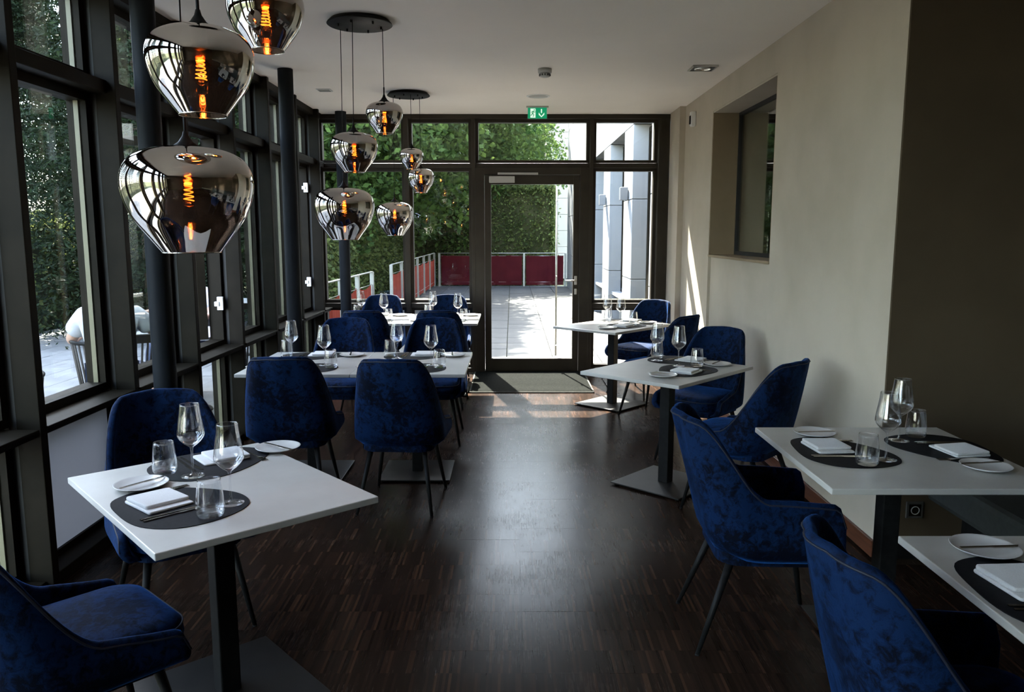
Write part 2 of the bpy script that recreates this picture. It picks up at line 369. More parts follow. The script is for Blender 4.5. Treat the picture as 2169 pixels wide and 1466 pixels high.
def glaze(win, y0, y1, z0, z1, w=.042, pane='pane'):
    b = MB(); jamb(b, y0, y1, z0, z1, w); b.build('window_frame', 'frame', win)
    b = MB(); s = .009
    b.box(-2.246, -2.222, y0 + w, y0 + w + s, z0 + w, z1 - w); b.box(-2.246, -2.222, y1 - w - s, y1 - w, z0 + w, z1 - w)
    b.build('spacer', 'alu', win)
    MB().box(-2.221, -2.215, y0 + w, y1 - w, z0 + w, z1 - w).build('pane', pane, win)
for i, y in enumerate(mull): fin(y)
def bay(y0, y1, idx, kind='fixed'):
    w = empty('window_%d' % idx, (0, 0, 0), kind='structure')
    w['label'] = {'fixed': 'tall fixed window bay of the left glass front', 'open': 'left glass front bay with a casement swung open', 'panel': 'left glass front bay with a white panel under the sill'}[kind]
    glaze(w, y0, y1, 2.375, 2.83)
    MB().box(-2.29, -2.09, y0, y1, 2.31, 2.375, .004).build('transom', 'frame', w)
    MB().box(-2.29, -2.10, y0, y1, 2.83, CZ).build('head_rail', 'frame', w)
    MB().box(-2.29, -2.06, y0, y1, .715, .745, .004).build('sill_rail', 'frame', w)
    MB().box(-2.20, -2.035, y0 - .02, y1 - .03, .745, .758, .003).build('sill_ledge', 'frame', w)
    MB().box(-2.29, -2.08, y0, y1, 0, .055, .004).build('bottom_rail', 'frame', w)
    if kind == 'open':
        fr = MB(); jamb(fr, y0, y1, .76, 2.31, .035); fr.build('window_frame', 'frame', w)
        # sash hinged on the far jamb, swung outward
        s = MB(); L = y1 - y0 - .08; zz0, zz1 = .80, 2.27
        s.box(-.03, .03, -L, -L + .06, zz0, zz1); s.box(-.03, .03, -.06, 0, zz0, zz1); s.box(-.03, .03, -L + .06, -.06, zz0, zz0 + .06); s.box(-.03, .03, -L + .06, -.06, zz1 - .06, zz1)
        so = s.build('sash', 'frame', w, (-2.30, y1 - .045, 0), R(-62))
        MB().box(-.003, .003, -L + .06, -.06, zz0 + .06, zz1 - .06).build('pane', 'pane', so)
        for zh in (1.02, 2.02):
            h = MB().box(-2.215, -2.17, y1 - .06, y1 - .038, zh, zh + .1, .003).box(-2.23, -2.195, y1 - .075, y1 - .05, zh + .03, zh + .065, .003)
            h.build('hinge', 'white', w)
    else: glaze(w, y0, y1, .76, 2.31)
    if kind == 'panel':
        b = MB(); jamb(b, y0, y1, .055, .715, .03); b.build('window_frame', 'frame', w)
        MB().add([(-2.2, y0 + .012, .06), (-2.2, y1 - .012, .06), (-2.2, y1 - .012, .712), (-2.2, y0 + .012, .712)], [(0, 1, 2, 3)]).build('infill_panel', 'frosted', w)
    else: glaze(w, y0, y1, .055, .715)
for i in range(len(mull) - 1):
    ya, yb = mull[i] + .002, mull[i + 1] - .052
    k = i - 8          # k = 0 : bay starting at 4.31
    bay(ya, yb, i + 3, 'panel' if k == -1 else 'open' if k in (1, 4) else 'fixed')
bay(mull[-1] + .002, FY - .06, len(mull) + 2)
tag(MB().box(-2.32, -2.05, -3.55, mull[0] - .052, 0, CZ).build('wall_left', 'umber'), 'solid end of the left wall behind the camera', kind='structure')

# ------------------------------------------------------------------ far glazed wall and door
wid = [20]
def fwin(x0, x1, cut=None, label=''):
    w = empty('window_%d' % wid[0], kind='structure', label=label); wid[0] += 1
    def gl(a, c, z0, z1, w_=.035):
        bb = MB(); y0, y1 = FY + .0, FY + .08
        bb.box(a, a + w_, y0, y1, z0, z1); bb.box(c - w_, c, y0, y1, z0, z1); bb.box(a + w_, c - w_, y0, y1, z0, z0 + w_); bb.box(a + w_, c - w_, y0, y1, z1 - w_, z1)
        bb.build('window_frame', 'frame_far', w)
        MB().box(a + w_, c - w_, FY + .035, FY + .041, z0 + w_, z1 - w_).build('pane', 'pane', w)
        MB().box(a + w_, c - w_, FY + .042, FY + .062, z0 + w_, z0 + w_ + .006).build('spacer', 'alu', w)
    gl(x0, x1, 2.36, 2.84)
    MB().box(x0, x1, FY - .05, FY + .08, 2.31, 2.36, .003).build('transom', 'frame_far', w)
    if cut is None:
        gl(x0, x1, .80, 2.31)
        MB().box(x0, x1, FY - .06, FY + .08, .75, .80, .003).build('sill_rail', 'frame_far', w)
        gl(x0, x1, .05, .75)
        MB().box(x0, x1, FY - .05, FY + .08, 0, .05).build('bottom_rail', 'frame_far', w)
    return w
fwin(-2.15, -1.20, label='left pane column of the far glass wall')
fwin(-1.15, -.45, label='pane column of the far glass wall left of the door')
fwin(.905, 1.62, label='tall pane column of the far glass wall right of the door')
fwin(-.41, .865, cut=1, label='transom light above the glass door')
n = facade_n[0]
for x0, x1, d in ((-2.20, -2.15, .05), (-1.20, -1.15, .07), (-.45, -.41, .07), (.865, .905, .07)):
    tag(MB().box(x0, x1, FY - d, FY + .09, 0, CZ - .05, .003).build('trim_%d' % n, 'frame_far'), 'vertical post of the far glass wall', kind='structure'); n += 1
tag(MB().box(1.62, 1.74, FY - .10, FY + .09, 0, CZ - .05, .004).build('trim_%d' % n, 'frame_far'), 'wide dark end post of the far glass wall', kind='structure'); n += 1
tag(MB().box(-2.3, 1.76, FY - .05, FY + .09, CZ - .05, CZ, .003).build('trim_%d' % n, 'frame_far'), 'head rail of the far glass wall', kind='structure'); n += 1
tag(MB().box(-2.31, -2.20, FY - .06, FY + .09, 0, CZ).build('trim_%d' % n, 'frame_far'), 'dark corner post between the two glass fronts', kind='structure'); n += 1
dd = empty('door_1', label='glazed terrace door with wide dark frame', kind='structure')
b = MB(); b.box(-.41, -.31, FY - .07, FY + .07, 0, 2.31, .003); b.box(.76, .865, FY - .07, FY + .07, 0, 2.31, .003); b.box(-.31, .76, FY - .07, FY + .07, 2.235, 2.31, .003); b.box(-.31, .76, FY - .04, FY + .07, .0, .018)
b.build('door_frame', 'frame_far', dd)
b = MB(); b.box(-.305, -.235, FY - .055, FY + .03, .02, 2.23, .003); b.box(.69, .755, FY - .055, FY + .03, .02, 2.23, .003)
b.box(-.235, .69, FY - .055, FY + .03, 2.13, 2.23, .003); b.box(-.235, .69, FY - .055, FY + .03, .02, .165, .003)
lf = b.build('door_leaf', 'frame_far', dd)
MB().box(-.235, .69, FY - .012, FY - .004, .165, 2.13).build('pane', 'pane', lf)
b = MB(); b.tube([(.51, FY + .11, .17), (.51, FY + .11, 2.12)], .012, 10)
for z in (.3, 1.1, 1.95): b.tube([(.51, FY + .11, z), (.51, FY + .0, z)], .007, 6)
b.build('pull_bar', 'steel', lf)
b = MB().box(-.255, .03, FY - .11, FY - .055, 2.145, 2.215, .006); b.build('door_closer', 'off', lf)
b = MB().box(-.16, .29, FY - .09, FY - .07, 2.232, 2.255, .003).build('closer_rail', 'off', dd)
b = MB(); b.tube([(.72, FY - .055, 1.06), (.72, FY - .105, 1.06), (.715, FY - .115, 1.06), (.60, FY - .115, 1.06)], .009, 8)
b.box(.705, .735, FY - .063, FY - .055, 1.01, 1.11, .003); b.build('door_handle', 'steel', lf)
b = MB().box(.707, .733, FY - .062, FY - .055, .90, .965, .003).build('lock_plate', 'steel', lf)

# door mat set into the floor
dm = empty('doormat', (.205, 8.46, 0), label='dark ribbed entrance mat set into the floor before the glass door', cat='doormat')
b = MB().box(-.635, .625, -.60, .60, -.012, .004); b.build('backing', 'rubber', dm)
b = MB()
for i in range(44):
    y = -.585 + i * .0272; b.box(-.62, .61, y - .0085, y + .0085, .004, .013)
o = b.build('rib', 'mat_rib', dm); o['kind'] = 'stuff'
b = MB()
for i in range(43):
    y = -.571 + i * .0272; b.box(-.62, .61, y - .0025, y + .0025, .004, .010)
o = b.build('rail', 'mat_alu', dm); o['kind'] = 'stuff'
b = MB().box(-.635, -.62, -.6, .6, .004, .012).box(.61, .625, -.6, .6, .004, .012).box(-.62, .61, -.61, -.60, -.01, .012); b.build('edge_frame', 'mat_alu', dm)

# ------------------------------------------------------------------ round columns
for (x, y, lab) in ((-1.88, 4.25, 'round dark steel column nearest the camera behind the big pendants'), (-1.81, 6.6, 'slim round dark column between the window front and middle table'), (-1.85, 8.86, 'slim round dark column in front of the far glass wall')):
    t = empty('column', (x, y, 0), label=lab, cat='column', group='round steel columns along the window front')
    MB().lathe([(.06, 0.004), (.06, CZ - .002)], 40).build('shaft', 'column', t)
    MB().lathe([(.001, .012), (.072, .012), (.072, 0.001), (.001, 0.001)], 40).build('base_ring', 'column', t)

# ------------------------------------------------------------------ ceiling fittings
t = empty('exit_sign', (.262, 8.5, 2.82), label='green emergency exit sign hanging from the ceiling above the door', cat='exit sign')
MB().box(-.098, .098, -.004, .004, -.055, .055, .002).build('sign_panel', 'green', t)
MB().box(-.104, .104, -.002, .002, -.064, .07).build('acrylic_sheet', 'crystal', t)
MB().box(-.115, .115, -.02, .02, .055, .0695, .003).build('ceiling_bracket', 'off', t)
def sg(pts, name):   # flat pictogram pieces
    b_ = MB()
    for poly in pts:
        n_ = len(poly); v = [(x, -.0058, z) for x, z in poly] + [(x, -.0042, z) for x, z in poly]
        b_.add(v, [tuple(range(n_)), tuple(reversed(range(n_, 2 * n_)))] + [(i, n_ + i, n_ + (i + 1) % n_, (i + 1) % n_) for i in range(n_)])
    return b_
sg([[(.037, .042), (.049, .042), (.049, .0), (.037, 0)], [(.014, .006), (.043, -.03), (.043, -.042), (.014, -.016)], [(.043, -.03), (.072, .006), (.072, -.016), (.043, -.042)]], 'a').build('arrow', 'signwhite', t)
sg([[(-.072, .046), (-.019, .046), (-.019, -.046), (-.072, -.046)]], 'd').build('doorway', 'signwhite', t)
def bar(a, c, w):
    d = Vector((c[0] - a[0], c[1] - a[1])).normalized() * w; nx, nz = -d.y, d.x
    return [(a[0] + nx, a[1] + nz), (a[0] - nx, a[1] - nz), (c[0] - nx, c[1] - nz), (c[0] + nx, c[1] + nz)]
man = [bar((-.040, .020), (-.050, -.004), .0055), bar((-.050, -.004), (-.037, -.014), .004), bar((-.037, -.014), (-.043, -.036), .0035), bar((-.051, -.004), (-.060, -.020), .004), bar((-.060, -.020), (-.071, -.022), .003),
       bar((-.040, .020), (-.057, .014), .003), bar((-.057, .014), (-.062, .002), .0028), bar((-.040, .018), (-.028, .008), .003), bar((-.028, .008), (-.022, .014), .0028),
       [(-.032 + .0065 * math.cos(i * .785), .031 + .0065 * math.sin(i * .785)) for i in range(8)]]
b = sg(man, 'm'); b.v = [(x, y - .0018, z) for x, y, z in b.v]; b.build('running_figure', 'green', t)

t = empty('smoke_detector', (.262, 6.60, CZ), label='white round smoke detector on the ceiling before the exit sign', cat='smoke detector')
MB().lathe([(.001, -.001), (.055, -.001), (.055, -.028), (.052, -.034), (.001, -.034)], 32).build('mounting_base', 'off', t)
MB().lathe([(.001, -.034), (.042, -.034), (.044, -.05), (.036, -.062), (.02, -.067), (.001, -.067)], 32).build('sensor_head', 'off', t)
b = MB()
for i in range(12):
    a = i * math.pi / 6; b.box(-.003, .003, -.047, -.041, -.056, -.042); 
    q = Matrix.Rotation(a, 4, 'Z'); b.v[-8:] = [tuple(q @ Vector(p_)) for p_ in b.v[-8:]]
b.build('grille', 'rubber', t)
t = empty('ceiling_speaker', (.25, 7.88, CZ), label='flat round white loudspeaker grille flush with the ceiling', cat='speaker')
MB().lathe([(.001, -.006), (.095, -.006), (.112, -.004), (.112, -.0005), (.001, -.0005)], 40).build('rim', 'white', t)
MB().lathe([(.001, -.0085), (.093, -.0075), (.094, -.0055), (.001, -.0055)], 40).build('grille', 'off', t)
t = empty('ceiling_vent', (-1.715, 7.54, CZ), label='small square white vent in the ceiling beside the left window front', cat='vent')
MB().box(-.065, .065, -.065, .065, -.008, -.0005, .002).build('frame', 'white', t)
for i in range(5): MB().box(-.052, .052, -.05 + i * .022, -.042 + i * .022, -.012, -.008).build('slat', 'off', t)
t = empty('downlight', (1.51, 6.55, CZ), label='square recessed spotlight in the ceiling near the right wall', cat='downlight')
b = MB(); r_ = .10
b.box(-r_, r_, -r_, -r_ + .012, -.012, -.0005); b.box(-r_, r_, r_ - .012, r_, -.012, -.0005); b.box(-r_, -r_ + .012, -r_ + .012, r_ - .012, -.012, -.0005); b.box(r_ - .012, r_, -r_ + .012, r_ - .012, -.012, -.0005)
b.build('bezel', 'steel', t)
MB().box(-.088, .088, -.088, .088, -.006, -.0005).build('recess_plate', 'frame_dark', t)
MB().lathe([(.062, -.006), (.066, -.014), (.058, -.016), (.05, -.008)], 28).build('gimbal_ring', 'steel', t)
MB().lathe([(.001, -.012), (.045, -.010), (.05, -.0065), (.001, -.0065)], 28).build('lamp', 'lens', t)
t = empty('wall_sensor', (1.80, 8.05, 2.70), label='small white motion sensor high on the right wall', cat='sensor')
MB().box(-.05, -.001, -.04, .04, -.07, .07, .008).build('housing', 'white', t)
MB().box(-.058, -.05, -.022, .022, -.05, .03, .003).build('lens_window', 'rubber', t)
t = empty('wall_socket', (1.976, 3.764, .25), label='square metal-framed wall socket on the dark wall under the table', cat='socket')
MB().box(-.042, .042, -.010, -.001, -.042, .042, .003).build('cover_frame', 'steel', t)
MB().box(-.03, .03, -.013, -.010, -.03, .03, .001).build('insert', 'frame', t)
b = MB().lathe([(.021, 0), (.021, .003), (.018, .003), (.018, -.001), (.001, -.001)], 24).xf(Matrix.Rotation(R(90), 4, 'X')); b.v = [(x, y - .0135, z) for x, y, z in b.v]; b.build('socket_well', 'off', t)

# ------------------------------------------------------------------ pendant lamps
def smooth_prof(pts, n=7):
    out = []; N = len(pts)
    for i in range(N - 1):
        p0 = Vector(pts[max(i - 1, 0)]); p1 = Vector(pts[i]); p2 = Vector(pts[i + 1]); p3 = Vector(pts[min(i + 2, N - 1)])
        for j in range(n):
            t = j / n; q = .5 * ((2 * p1) + (p2 - p0) * t + (2 * p0 - 5 * p1 + 4 * p2 - p3) * t * t + (3 * p1 - p0 - 3 * p2 + p3) * t ** 3); out.append((max(q.x, .001), q.y))
    out.append(tuple(pts[-1])); return out
# profile in units of (radius, height) : z 0 rim .. 1 top
shade_prof = smooth_prof([(.44, 0), (.595, .12), (.81, .29), (.915, .42), (.98, .545), (1.0, .664), (.975, .757), (.905, .843), (.79, .91), (.58, .965), (.33, .99), (.06, 1.0)])
proto = {}
def pendant(x, y, z0, z1, dia, cpos, label, group):
    h = z1 - z0; r = dia / 2; z_s = 1
    t = empty('pendant_lamp', (x, y, z0), label=label, cat='pendant lamp', group=group)
    b = MB(); b.lathe([(r * a, h * c) for a, c in shade_prof], 64)
    sh = b.build('lamp_shade', 'mirror', t)
    MB().lathe([(r * .44 + .0012, -.001), (r * .44 + .0025, .001), (r * .44 + .0012, .003), (r * .44 - .001, .002), (r * .44 + .0012, -.001)], 64).build('rim', 'mirror', sh)
    MB().lathe([(.001, h + .045), (.006, h + .045), (.010, h + .03), (.022, h + .012), (.036, h + .002), (.036, h - .001), (.001, h - .001)], 32).build('cap', 'blackm', t)
    MB().lathe([(.001, h - .001), (.021, h - .001), (.021, h - .055), (.014, h - .06), (.001, h - .06)], 24).build('socket', 'blackm', t)
    bh = h - .06; k = min(1.0, h / .30)
    bp_ = smooth_prof([(.013, bh), (.018, bh - .02 * k), (.030, bh - .06 * k), (.0315, bh - .085 * k), (.024, bh - .112 * k), (.001, bh - .122 * k)], 5)
    bl = MB().lathe(bp_, 24).build('bulb', 'amber', t)
    pts = [((.008 + .007 * i / 54) * math.cos(i * .7), (.008 + .007 * i / 54) * math.sin(i * .7), bh - .022 * k - i * .0015 * k) for i in range(55)]
    MB().tube(pts, .0018, 5).build('filament', 'filament', bl)
    pl = bpy.data.lights.new('bulb_light', 'POINT'); pl.energy = .6; pl.color = (1.0, .52, .22); pl.shadow_soft_size = .012
    po = bpy.data.objects.new('bulb_light', pl); COL.objects.link(po); po.parent = bl; po.location = (0, 0, bh - .06 * k)
    cx, cy_ = cpos
    MB().tube([(0, 0, h + .02), (0, 0, h + .09)], .0045, 8).build('cord_sleeve', 'blackm', t)
    MB().tube([(0, 0, h + .03), ((cx - x) * .4, (cy_ - y) * .4, h + .5 * (CZ - .03 - z1)), (cx - x, cy_ - y, CZ - .032 - z0)], .0024, 6).build('cord', 'blackm', t)
def canopy(x, y, label):
    t = empty('ceiling_canopy', (x, y, CZ), label=label, cat='canopy', group='round black ceiling canopies of the pendants')
    MB().lathe([(.001, -.031), (.195, -.031), (.20, -.027), (.195, -.020), (.175, -.0005), (.001, -.0005)], 64).build('plate', 'blackm', t)
    for i in range(6):
        a = i * math.pi / 3 + .3; rr = .13
        MB().lathe([(.001, -.047), (.006, -.047), (.006, -.03), (.001, -.03)], 10, (rr * math.cos(a), rr * math.sin(a), 0)).build('cord_grip', 'blackm', t)
canopy(-.85, 2.47, 'black round ceiling canopy above the nearest pendants, out of frame'); canopy(-.935, 5.12, 'black round ceiling canopy nearer the camera'); canopy(-.967, 7.70, 'black round ceiling canopy further back')
g = 'smoked mirror glass pendant lamps with glowing bulbs'
pendant(-.988, 2.475, 1.538, 1.858, .385, (-.99, 2.52), 'largest mirrored pendant lamp, hanging lowest of the near cluster', g)
pendant(-.861, 2.29, 1.922, 2.159, .287, (-.86, 2.35), 'mid-sized mirrored pendant lamp just above the largest near one', g)
pendant(-.761, 2.58, 2.158, 2.36, .233, (-.76, 2.56), 'small mirrored pendant lamp cut by the top edge of the photo', g)
pendant(-1.083, 5.22, 1.551, 1.885, .388, (-1.075, 5.22), 'large mirrored pendant lamp, lowest of the middle cluster', g)
pendant(-.961, 4.97, 1.964, 2.20, .287, (-.955, 4.99), 'mid-sized mirrored pendant lamp of the middle cluster', g)
pendant(-.811, 5.22, 2.223, 2.418, .233, (-.81, 5.21), 'small mirrored pendant lamp, highest of the middle cluster', g)
pendant(-1.119, 7.70, 1.569, 1.89, .358, (-1.115, 7.73), 'large mirrored pendant lamp, lowest of the far cluster', g)
pendant(-.873, 7.78, 1.976, 2.205, .257, (-.873, 7.76), 'mid-sized mirrored pendant lamp of the far cluster', g)
pendant(-.936, 7.60, 2.185, 2.375, .222, (-.936, 7.60), 'small mirrored pendant lamp, highest of the far cluster', g)

# ------------------------------------------------------------------ chairs
def sstep(a, b_, x):
    t = min(max((x - a) / (b_ - a), 0), 1); return t * t * (3 - 2 * t)
def chair_shell(arm):
    """one upholstered shell : U shaped in plan, swept profile closed with a rounded rim"""
    NT = 72; z0 = .375; top = .92
    def ucurve(u, z):      # u -1..1 along the U ; returns xy of mid surface
        zt = (z - .42) / .5
        hw = (.236 if arm else .246) + .008 * math.sin(min(max(zt, 0), 1) * math.pi) - (.056 if arm else .070) * max(zt, 0) ** 1.15
        if z < .42: hw -= .05 * ((.42 - z) / .05) ** 2 * .9
        back = -.205 - .130 * max(zt, 0) ** .95
        if z < .42: back += .045 * ((.42 - z) / .05) ** 2
        front = .235 if not arm else .245
        front_z = front
        rc = .12 + .02 * (1 - min(max(zt, 0), 1))
        a = abs(u); s = 1 if u > 0 else -1
        # segments : back straight half, corner arc, side straight
        l1 = max(hw - rc, .02); l2 = rc * math.pi / 2; l3 = front_z - (back + rc)
        L = l1 + l2 + l3; d = a * L
        if d < l1: return (s * d, back - .02 * (1 - (d / l1) ** 2) * max(zt, 0))
        if d < l1 + l2:
            t = (d - l1) / rc; return (s * (l1 + rc * math.sin(t)), back + rc - rc * math.cos(t))
        return (s * hw, back + rc + (d - l1 - l2))
    def height(u):
        a = abs(u)
        if arm:
            side = .635 - .012 * sstep(.6, 1, a)
            h = side + (top - side) * (1 - sstep(.235, .60, a)) ** 1.15
        else:
            side = .50 + .045 * (1 - sstep(.55, 1., a))
            h = side + (top - side) * (1 - sstep(.215, .66, a)) ** 1.1
        h -= .012 * (min(a, .25) / .25) ** 2
        if a > .93: h -= (.05 if not arm else .07) * (1 - math.sqrt(max(0, 1 - ((a - .93) / .07) ** 2)))
        return h
    th = .036
    loops = []; K = 9
    for i in range(NT + 1):
        u = -1 + 2 * i / NT; h = height(u)
        prof = []
        zs = [z0 + (h - th / 2 - z0) * (k / K) for k in range(K + 1)]
        outer = []; inner = []
        for z in zs:
            p = Vector((*ucurve(u, z), z)); du = .01
            q1 = Vector(ucurve(min(u + du, 1), z)); q0 = Vector(ucurve(max(u - du, -1), z))
            tg = (q1 - q0).normalized(); nrm = Vector((tg.y, -tg.x, 0))
            w = th / 2 * (.75 + .5 * (1 - (z - z0) / (h - z0)))
            outer.append(p + nrm * w); inner.append(p - nrm * w)
        c = Vector((*ucurve(u, h - th / 2), h - th / 2)); q = (outer[-1] - c)
        rim = [c + q * math.cos(a) + Vector((0, 0, th / 2 * .9)) * math.sin(a) for a in (R(36), R(72), R(108), R(144))]
        loops.append(outer + rim + inner[::-1])
    n = len(loops[0]); v = [p for l in loops for p in l]; f = []
    for i in range(NT):
        for k in range(n):
            l = (k + 1) % n; f.append((i * n + k, (i + 1) * n + k, (i + 1) * n + l, i * n + l))
    f.append(tuple(range(n))); f.append(tuple(NT * n + k for k in reversed(range(n))))
    b = MB(); b.add(v, f, True)
    rimline = [l[K + 1 + 2] + (l[K + 3] - l[K + 2]) * 0 for l in loops]
    outline = [l[K] for l in loops]
    return b, outline, loops
def chair(arm, loc, rz, label, group, name):
    key = ('arm' if arm else 'side')
    if key in proto:
        t = copy_tree(proto[key]); t.location = loc; t.rotation_euler.z = R(rz); t['label'] = label; t['group'] = group; return t
    t = empty(name, loc, R(rz), label, 'chair', group); proto[key] = t
    b, edge, loops = chair_shell(arm)
    sh = b.build('backrest', 'velvet', t)
    MB().tube(edge, .0032, 6).build('piping', 'piping', sh)
    # underside pan
    pan = [(x, y) for x, y in rrect(-.205, .205, -.20, .235, .09, 5)]
    MB().prism(pan, .355, .40).build('seat_base', 'velvet', t)
    # cushion
    hw = .213; N = 40; zs = [(.395, .90), (.402, .975), (.43, 1.0), (.462, .985), (.482, .92), (.492, .78), (.498, .5), (.50, .0001)]
    ol = rrect(-hw, hw, -.215, .275, .10, 9); v = []; f = []
    cx0, cy0 = 0, .03
    for z, sc in zs:
        for x, y in ol: v.append((cx0 + (x - cx0) * sc, cy0 + (y - cy0) * sc, z))
    n = len(ol)
    for j in range(len(zs) - 1):
        for i in range(n): f.append((j * n + i, j * n + (i + 1) % n, (j + 1) * n + (i + 1) % n, (j + 1) * n + i))
    f.append(tuple(reversed(range(n))))
    cu = MB().add(v, f, True).build('seat', 'velvet', t)
    MB().tube([(cx0 + (x - cx0) * .99, cy0 + (y - cy0) * .99, .462) for x, y in ol], .003, 6, closed=True).build('piping', 'piping', cu)
    for sx, sy in ((1, 1), (-1, 1), (1, -1), (-1, -1)):
        fx, fy = sx * .215, (.25 if sy > 0 else -.275); tx, ty = sx * .155, (.175 if sy > 0 else -.145)
        lg = MB().tube([(fx, fy, .004), (tx, ty, .365)], [.0085, .0165], 12).build('leg', 'blackm', t)
        MB().lathe([(.001, 0.0005), (.0095, 0.0005), (.0095, .006), (.001, .006)], 10, (fx, fy, 0)).build('foot_glide', 'rubber', lg)
    return t
G1 = 'blue velvet dining chairs'
side = [((-.65, 4.62, 0), -4, 'blue velvet chair with its back to the camera at the aisle end of middle table'),
        ((-1.315, 4.70, 0), 3, 'blue velvet chair with its back to the camera near the window at middle table'),
        ((-1.33, 6.09, 0), 180, 'blue velvet chair facing the camera across the middle table, window side'),
        ((-.615, 6.09, 0), 181, 'blue velvet chair facing the camera across the middle table, aisle side'),
        ((-1.34, 7.36, 0), 1, 'dark blue chair with its back to us at the far left table, window side'),
        ((-.655, 7.36, 0), -2, 'dark blue chair with its back to us at the far left table, aisle side'),
        ((-1.42, 8.50, 0), 180, 'dark blue chair facing us behind the far left table, beside the round column'),
        ((-.70, 8.50, 0), 180, 'dark blue chair facing us behind the far left table, beside the door'),
        ((-1.374, 3.154, 0), 215, 'navy velvet chair behind the near left table, facing the camera'),
        ((-1.27, 2.14, 0), -43, 'blue velvet chair seat cut by the bottom left corner of the photo'),
        ((1.34, 5.53, 0), 139, 'blue chair facing left with its back to the pale wall, behind second right table'),
        ((1.32, 4.47, 0), 47, 'dark blue chair seen from its side, right of the second right table'),
        ((1.28, 7.90, 0), 139, 'blue-grey chair behind the farthest right table, nearest the far glass'),
        ((1.27, 6.85, 0), 47, 'blue-grey chair seen edge-on beside the farthest right table')]
for i, (l, r, s) in enumerate(side): chair(False, l, r, s, G1, 'dining_chair')
G2 = 'blue velvet armchairs at the right'
chair(True, (.99, 3.05, 0), -92, 'blue crushed velvet armchair pulled up to the nearer full right table', G2, 'armchair')
chair(True, (1.04, 1.745, 0), -90, 'blue crushed velvet armchair cut by the bottom right edge of the photo', G2, 'armchair')

# ------------------------------------------------------------------ tables
def table(cx, cy_, ang, w, l, label, group, plate=.46):
    t = empty('dining_table', (cx, cy_, 0), R(ang), label, 'table', group)   # l along local y
    MB().box(-w / 2, w / 2, -l / 2, l / 2, .728, .75, .003).build('tabletop', 'marble', t)
    MB().box(-.035, .035, -.035, .035, .016, .72, .005).build('column', 'blackm', t)
    MB().box(-.15, .15, -.15, .15, .718, .728).build('mounting_plate', 'blackm', t)
    p = plate / 2
    MB().box(-p, p, -p, p, .010, .018, .002).build('base_plate', 'base', t)
    for sx in (-1, 1):
        for sy in (-1, 1): MB().lathe([(.001, 0.0005), (.014, 0.0005), (.014, .010), (.001, .010)], 12, (sx * (p - .03), sy * (p - .03), 0)).build('foot', 'rubber', t)
    return t
GT = 'pale stone-topped dining tables'
table(-.995, 2.594, 42, .70, .90, 'pale stone-topped table in the near left foreground on a black column', GT, .52)
table(-1.332, 5.19, 0, .697, .90, 'pale table forming the window half of the middle double table', GT)
table(-.632, 5.19, 0, .697, .90, 'pale table forming the aisle half of the middle double table', GT)
table(-1.375, 7.90, 0, .697, .90, 'pale table forming the window half of the far left double table', GT)
table(-.675, 7.90, 0, .697, .90, 'pale table forming the door half of the far left double table', GT)
table(.984, 4.942, -43, .70, .90, 'pale stone table standing cornerwise second from the door on the right', GT, .50)
table(.936, 7.318, -43, .70, .90, 'pale stone table standing cornerwise nearest the door on the right', GT, .50)
table(1.47, 2.995, 0, .80, .85, 'stone table with two settings at the right beside the dark wall', GT)
table(1.492, 1.725, 0, .80, .86, 'stone table cut by the right edge of the photo', GT)

# ------------------------------------------------------------------ table ware
TZ = .7505
mat_ol = catmull([(-.205, -.02), (-.16, -.14), (-.02, -.175), (.13, -.17), (.225, -.09), (.235, .04), (.175, .15), (.06, .178), (-.06, .13), (-.15, .06)], 6)
mesh_mat = MB().prism(mat_ol, 0, .0022).mesh('placemat', 'leather')
def plate_mesh():
    pr = [(.001, .004), (.040, .004), (.060, .007), (.080, .013), (.0855, .0155), (.087, .0148), (.081, .010), (.060, .003), (.045, .0), (.001, .0)]
    return MB().lathe(pr, 40).mesh('bread_plate', 'china')
mesh_plate = plate_mesh()
def wine_mesh():
    pr = smooth_prof([(.040, .0015), (.022, .0035), (.007, .009), (.0042, .022), (.0038, .06), (.0042, .095), (.0075, .106), (.028, .122), (.0435, .142), (.0455, .158), (.041, .19), (.0355, .225), (.032, .258)], 4)
    inn = smooth_prof([(.0308, .258), (.0343, .225), (.0398, .19), (.0443, .158), (.042, .143), (.027, .1235), (.001, .112)], 4)
    return MB().lathe([(.001, .0005), (.040, .0005)] + pr + inn, 36)
wm = wine_mesh()
def splitlathe():
    pr = smooth_prof([(.0075, .106), (.028, .122), (.0435, .142), (.0455, .158), (.041, .19), (.0355, .225), (.032, .258)], 5)
    inn = smooth_prof([(.0308, .258), (.0343, .225), (.0398, .19), (.0443, .158), (.042, .143), (.027, .1235), (.001, .112)], 5)
    bowl = MB().lathe(pr + inn, 36).mesh('bowl', 'crystal')
    stem = MB().lathe(smooth_prof([(.007, .009), (.0042, .022), (.0038, .06), (.0042, .095), (.0075, .106)], 4), 16).mesh('stem', 'crystal')
    foot = MB().lathe([(.001, .0005), (.039, .0005), (.040, .0015), (.022, .0035), (.007, .009)], 36).mesh('foot', 'crystal')
    return bowl, stem, foot
m_bowl, m_stem, m_foot = splitlathe()
mesh_tumbler = MB().lathe(smooth_prof([(.001, .0005), (.030, .0005), (.0385, .008), (.0415, .025), (.0395, .06), (.0335, .115)], 5) + smooth_prof([(.0322, .115), (.0382, .06), (.0400, .027), (.034, .014), (.001, .010)], 5), 36).mesh('water_tumbler', 'crystal')
def knife_mesh(L=.215, name='knife'):
    b = MB(); ol = [(-.004, 0), (.004, 0), (.0048, .05), (.004, L * .5), (.0075, L * .55), (.0095, L * .8), (.006, L * .95), (-.003, L), (-.0035, L * .5), (-.0045, .05)]
    return b.prism(ol, 0, .003).mesh(name, 'steel_dark')
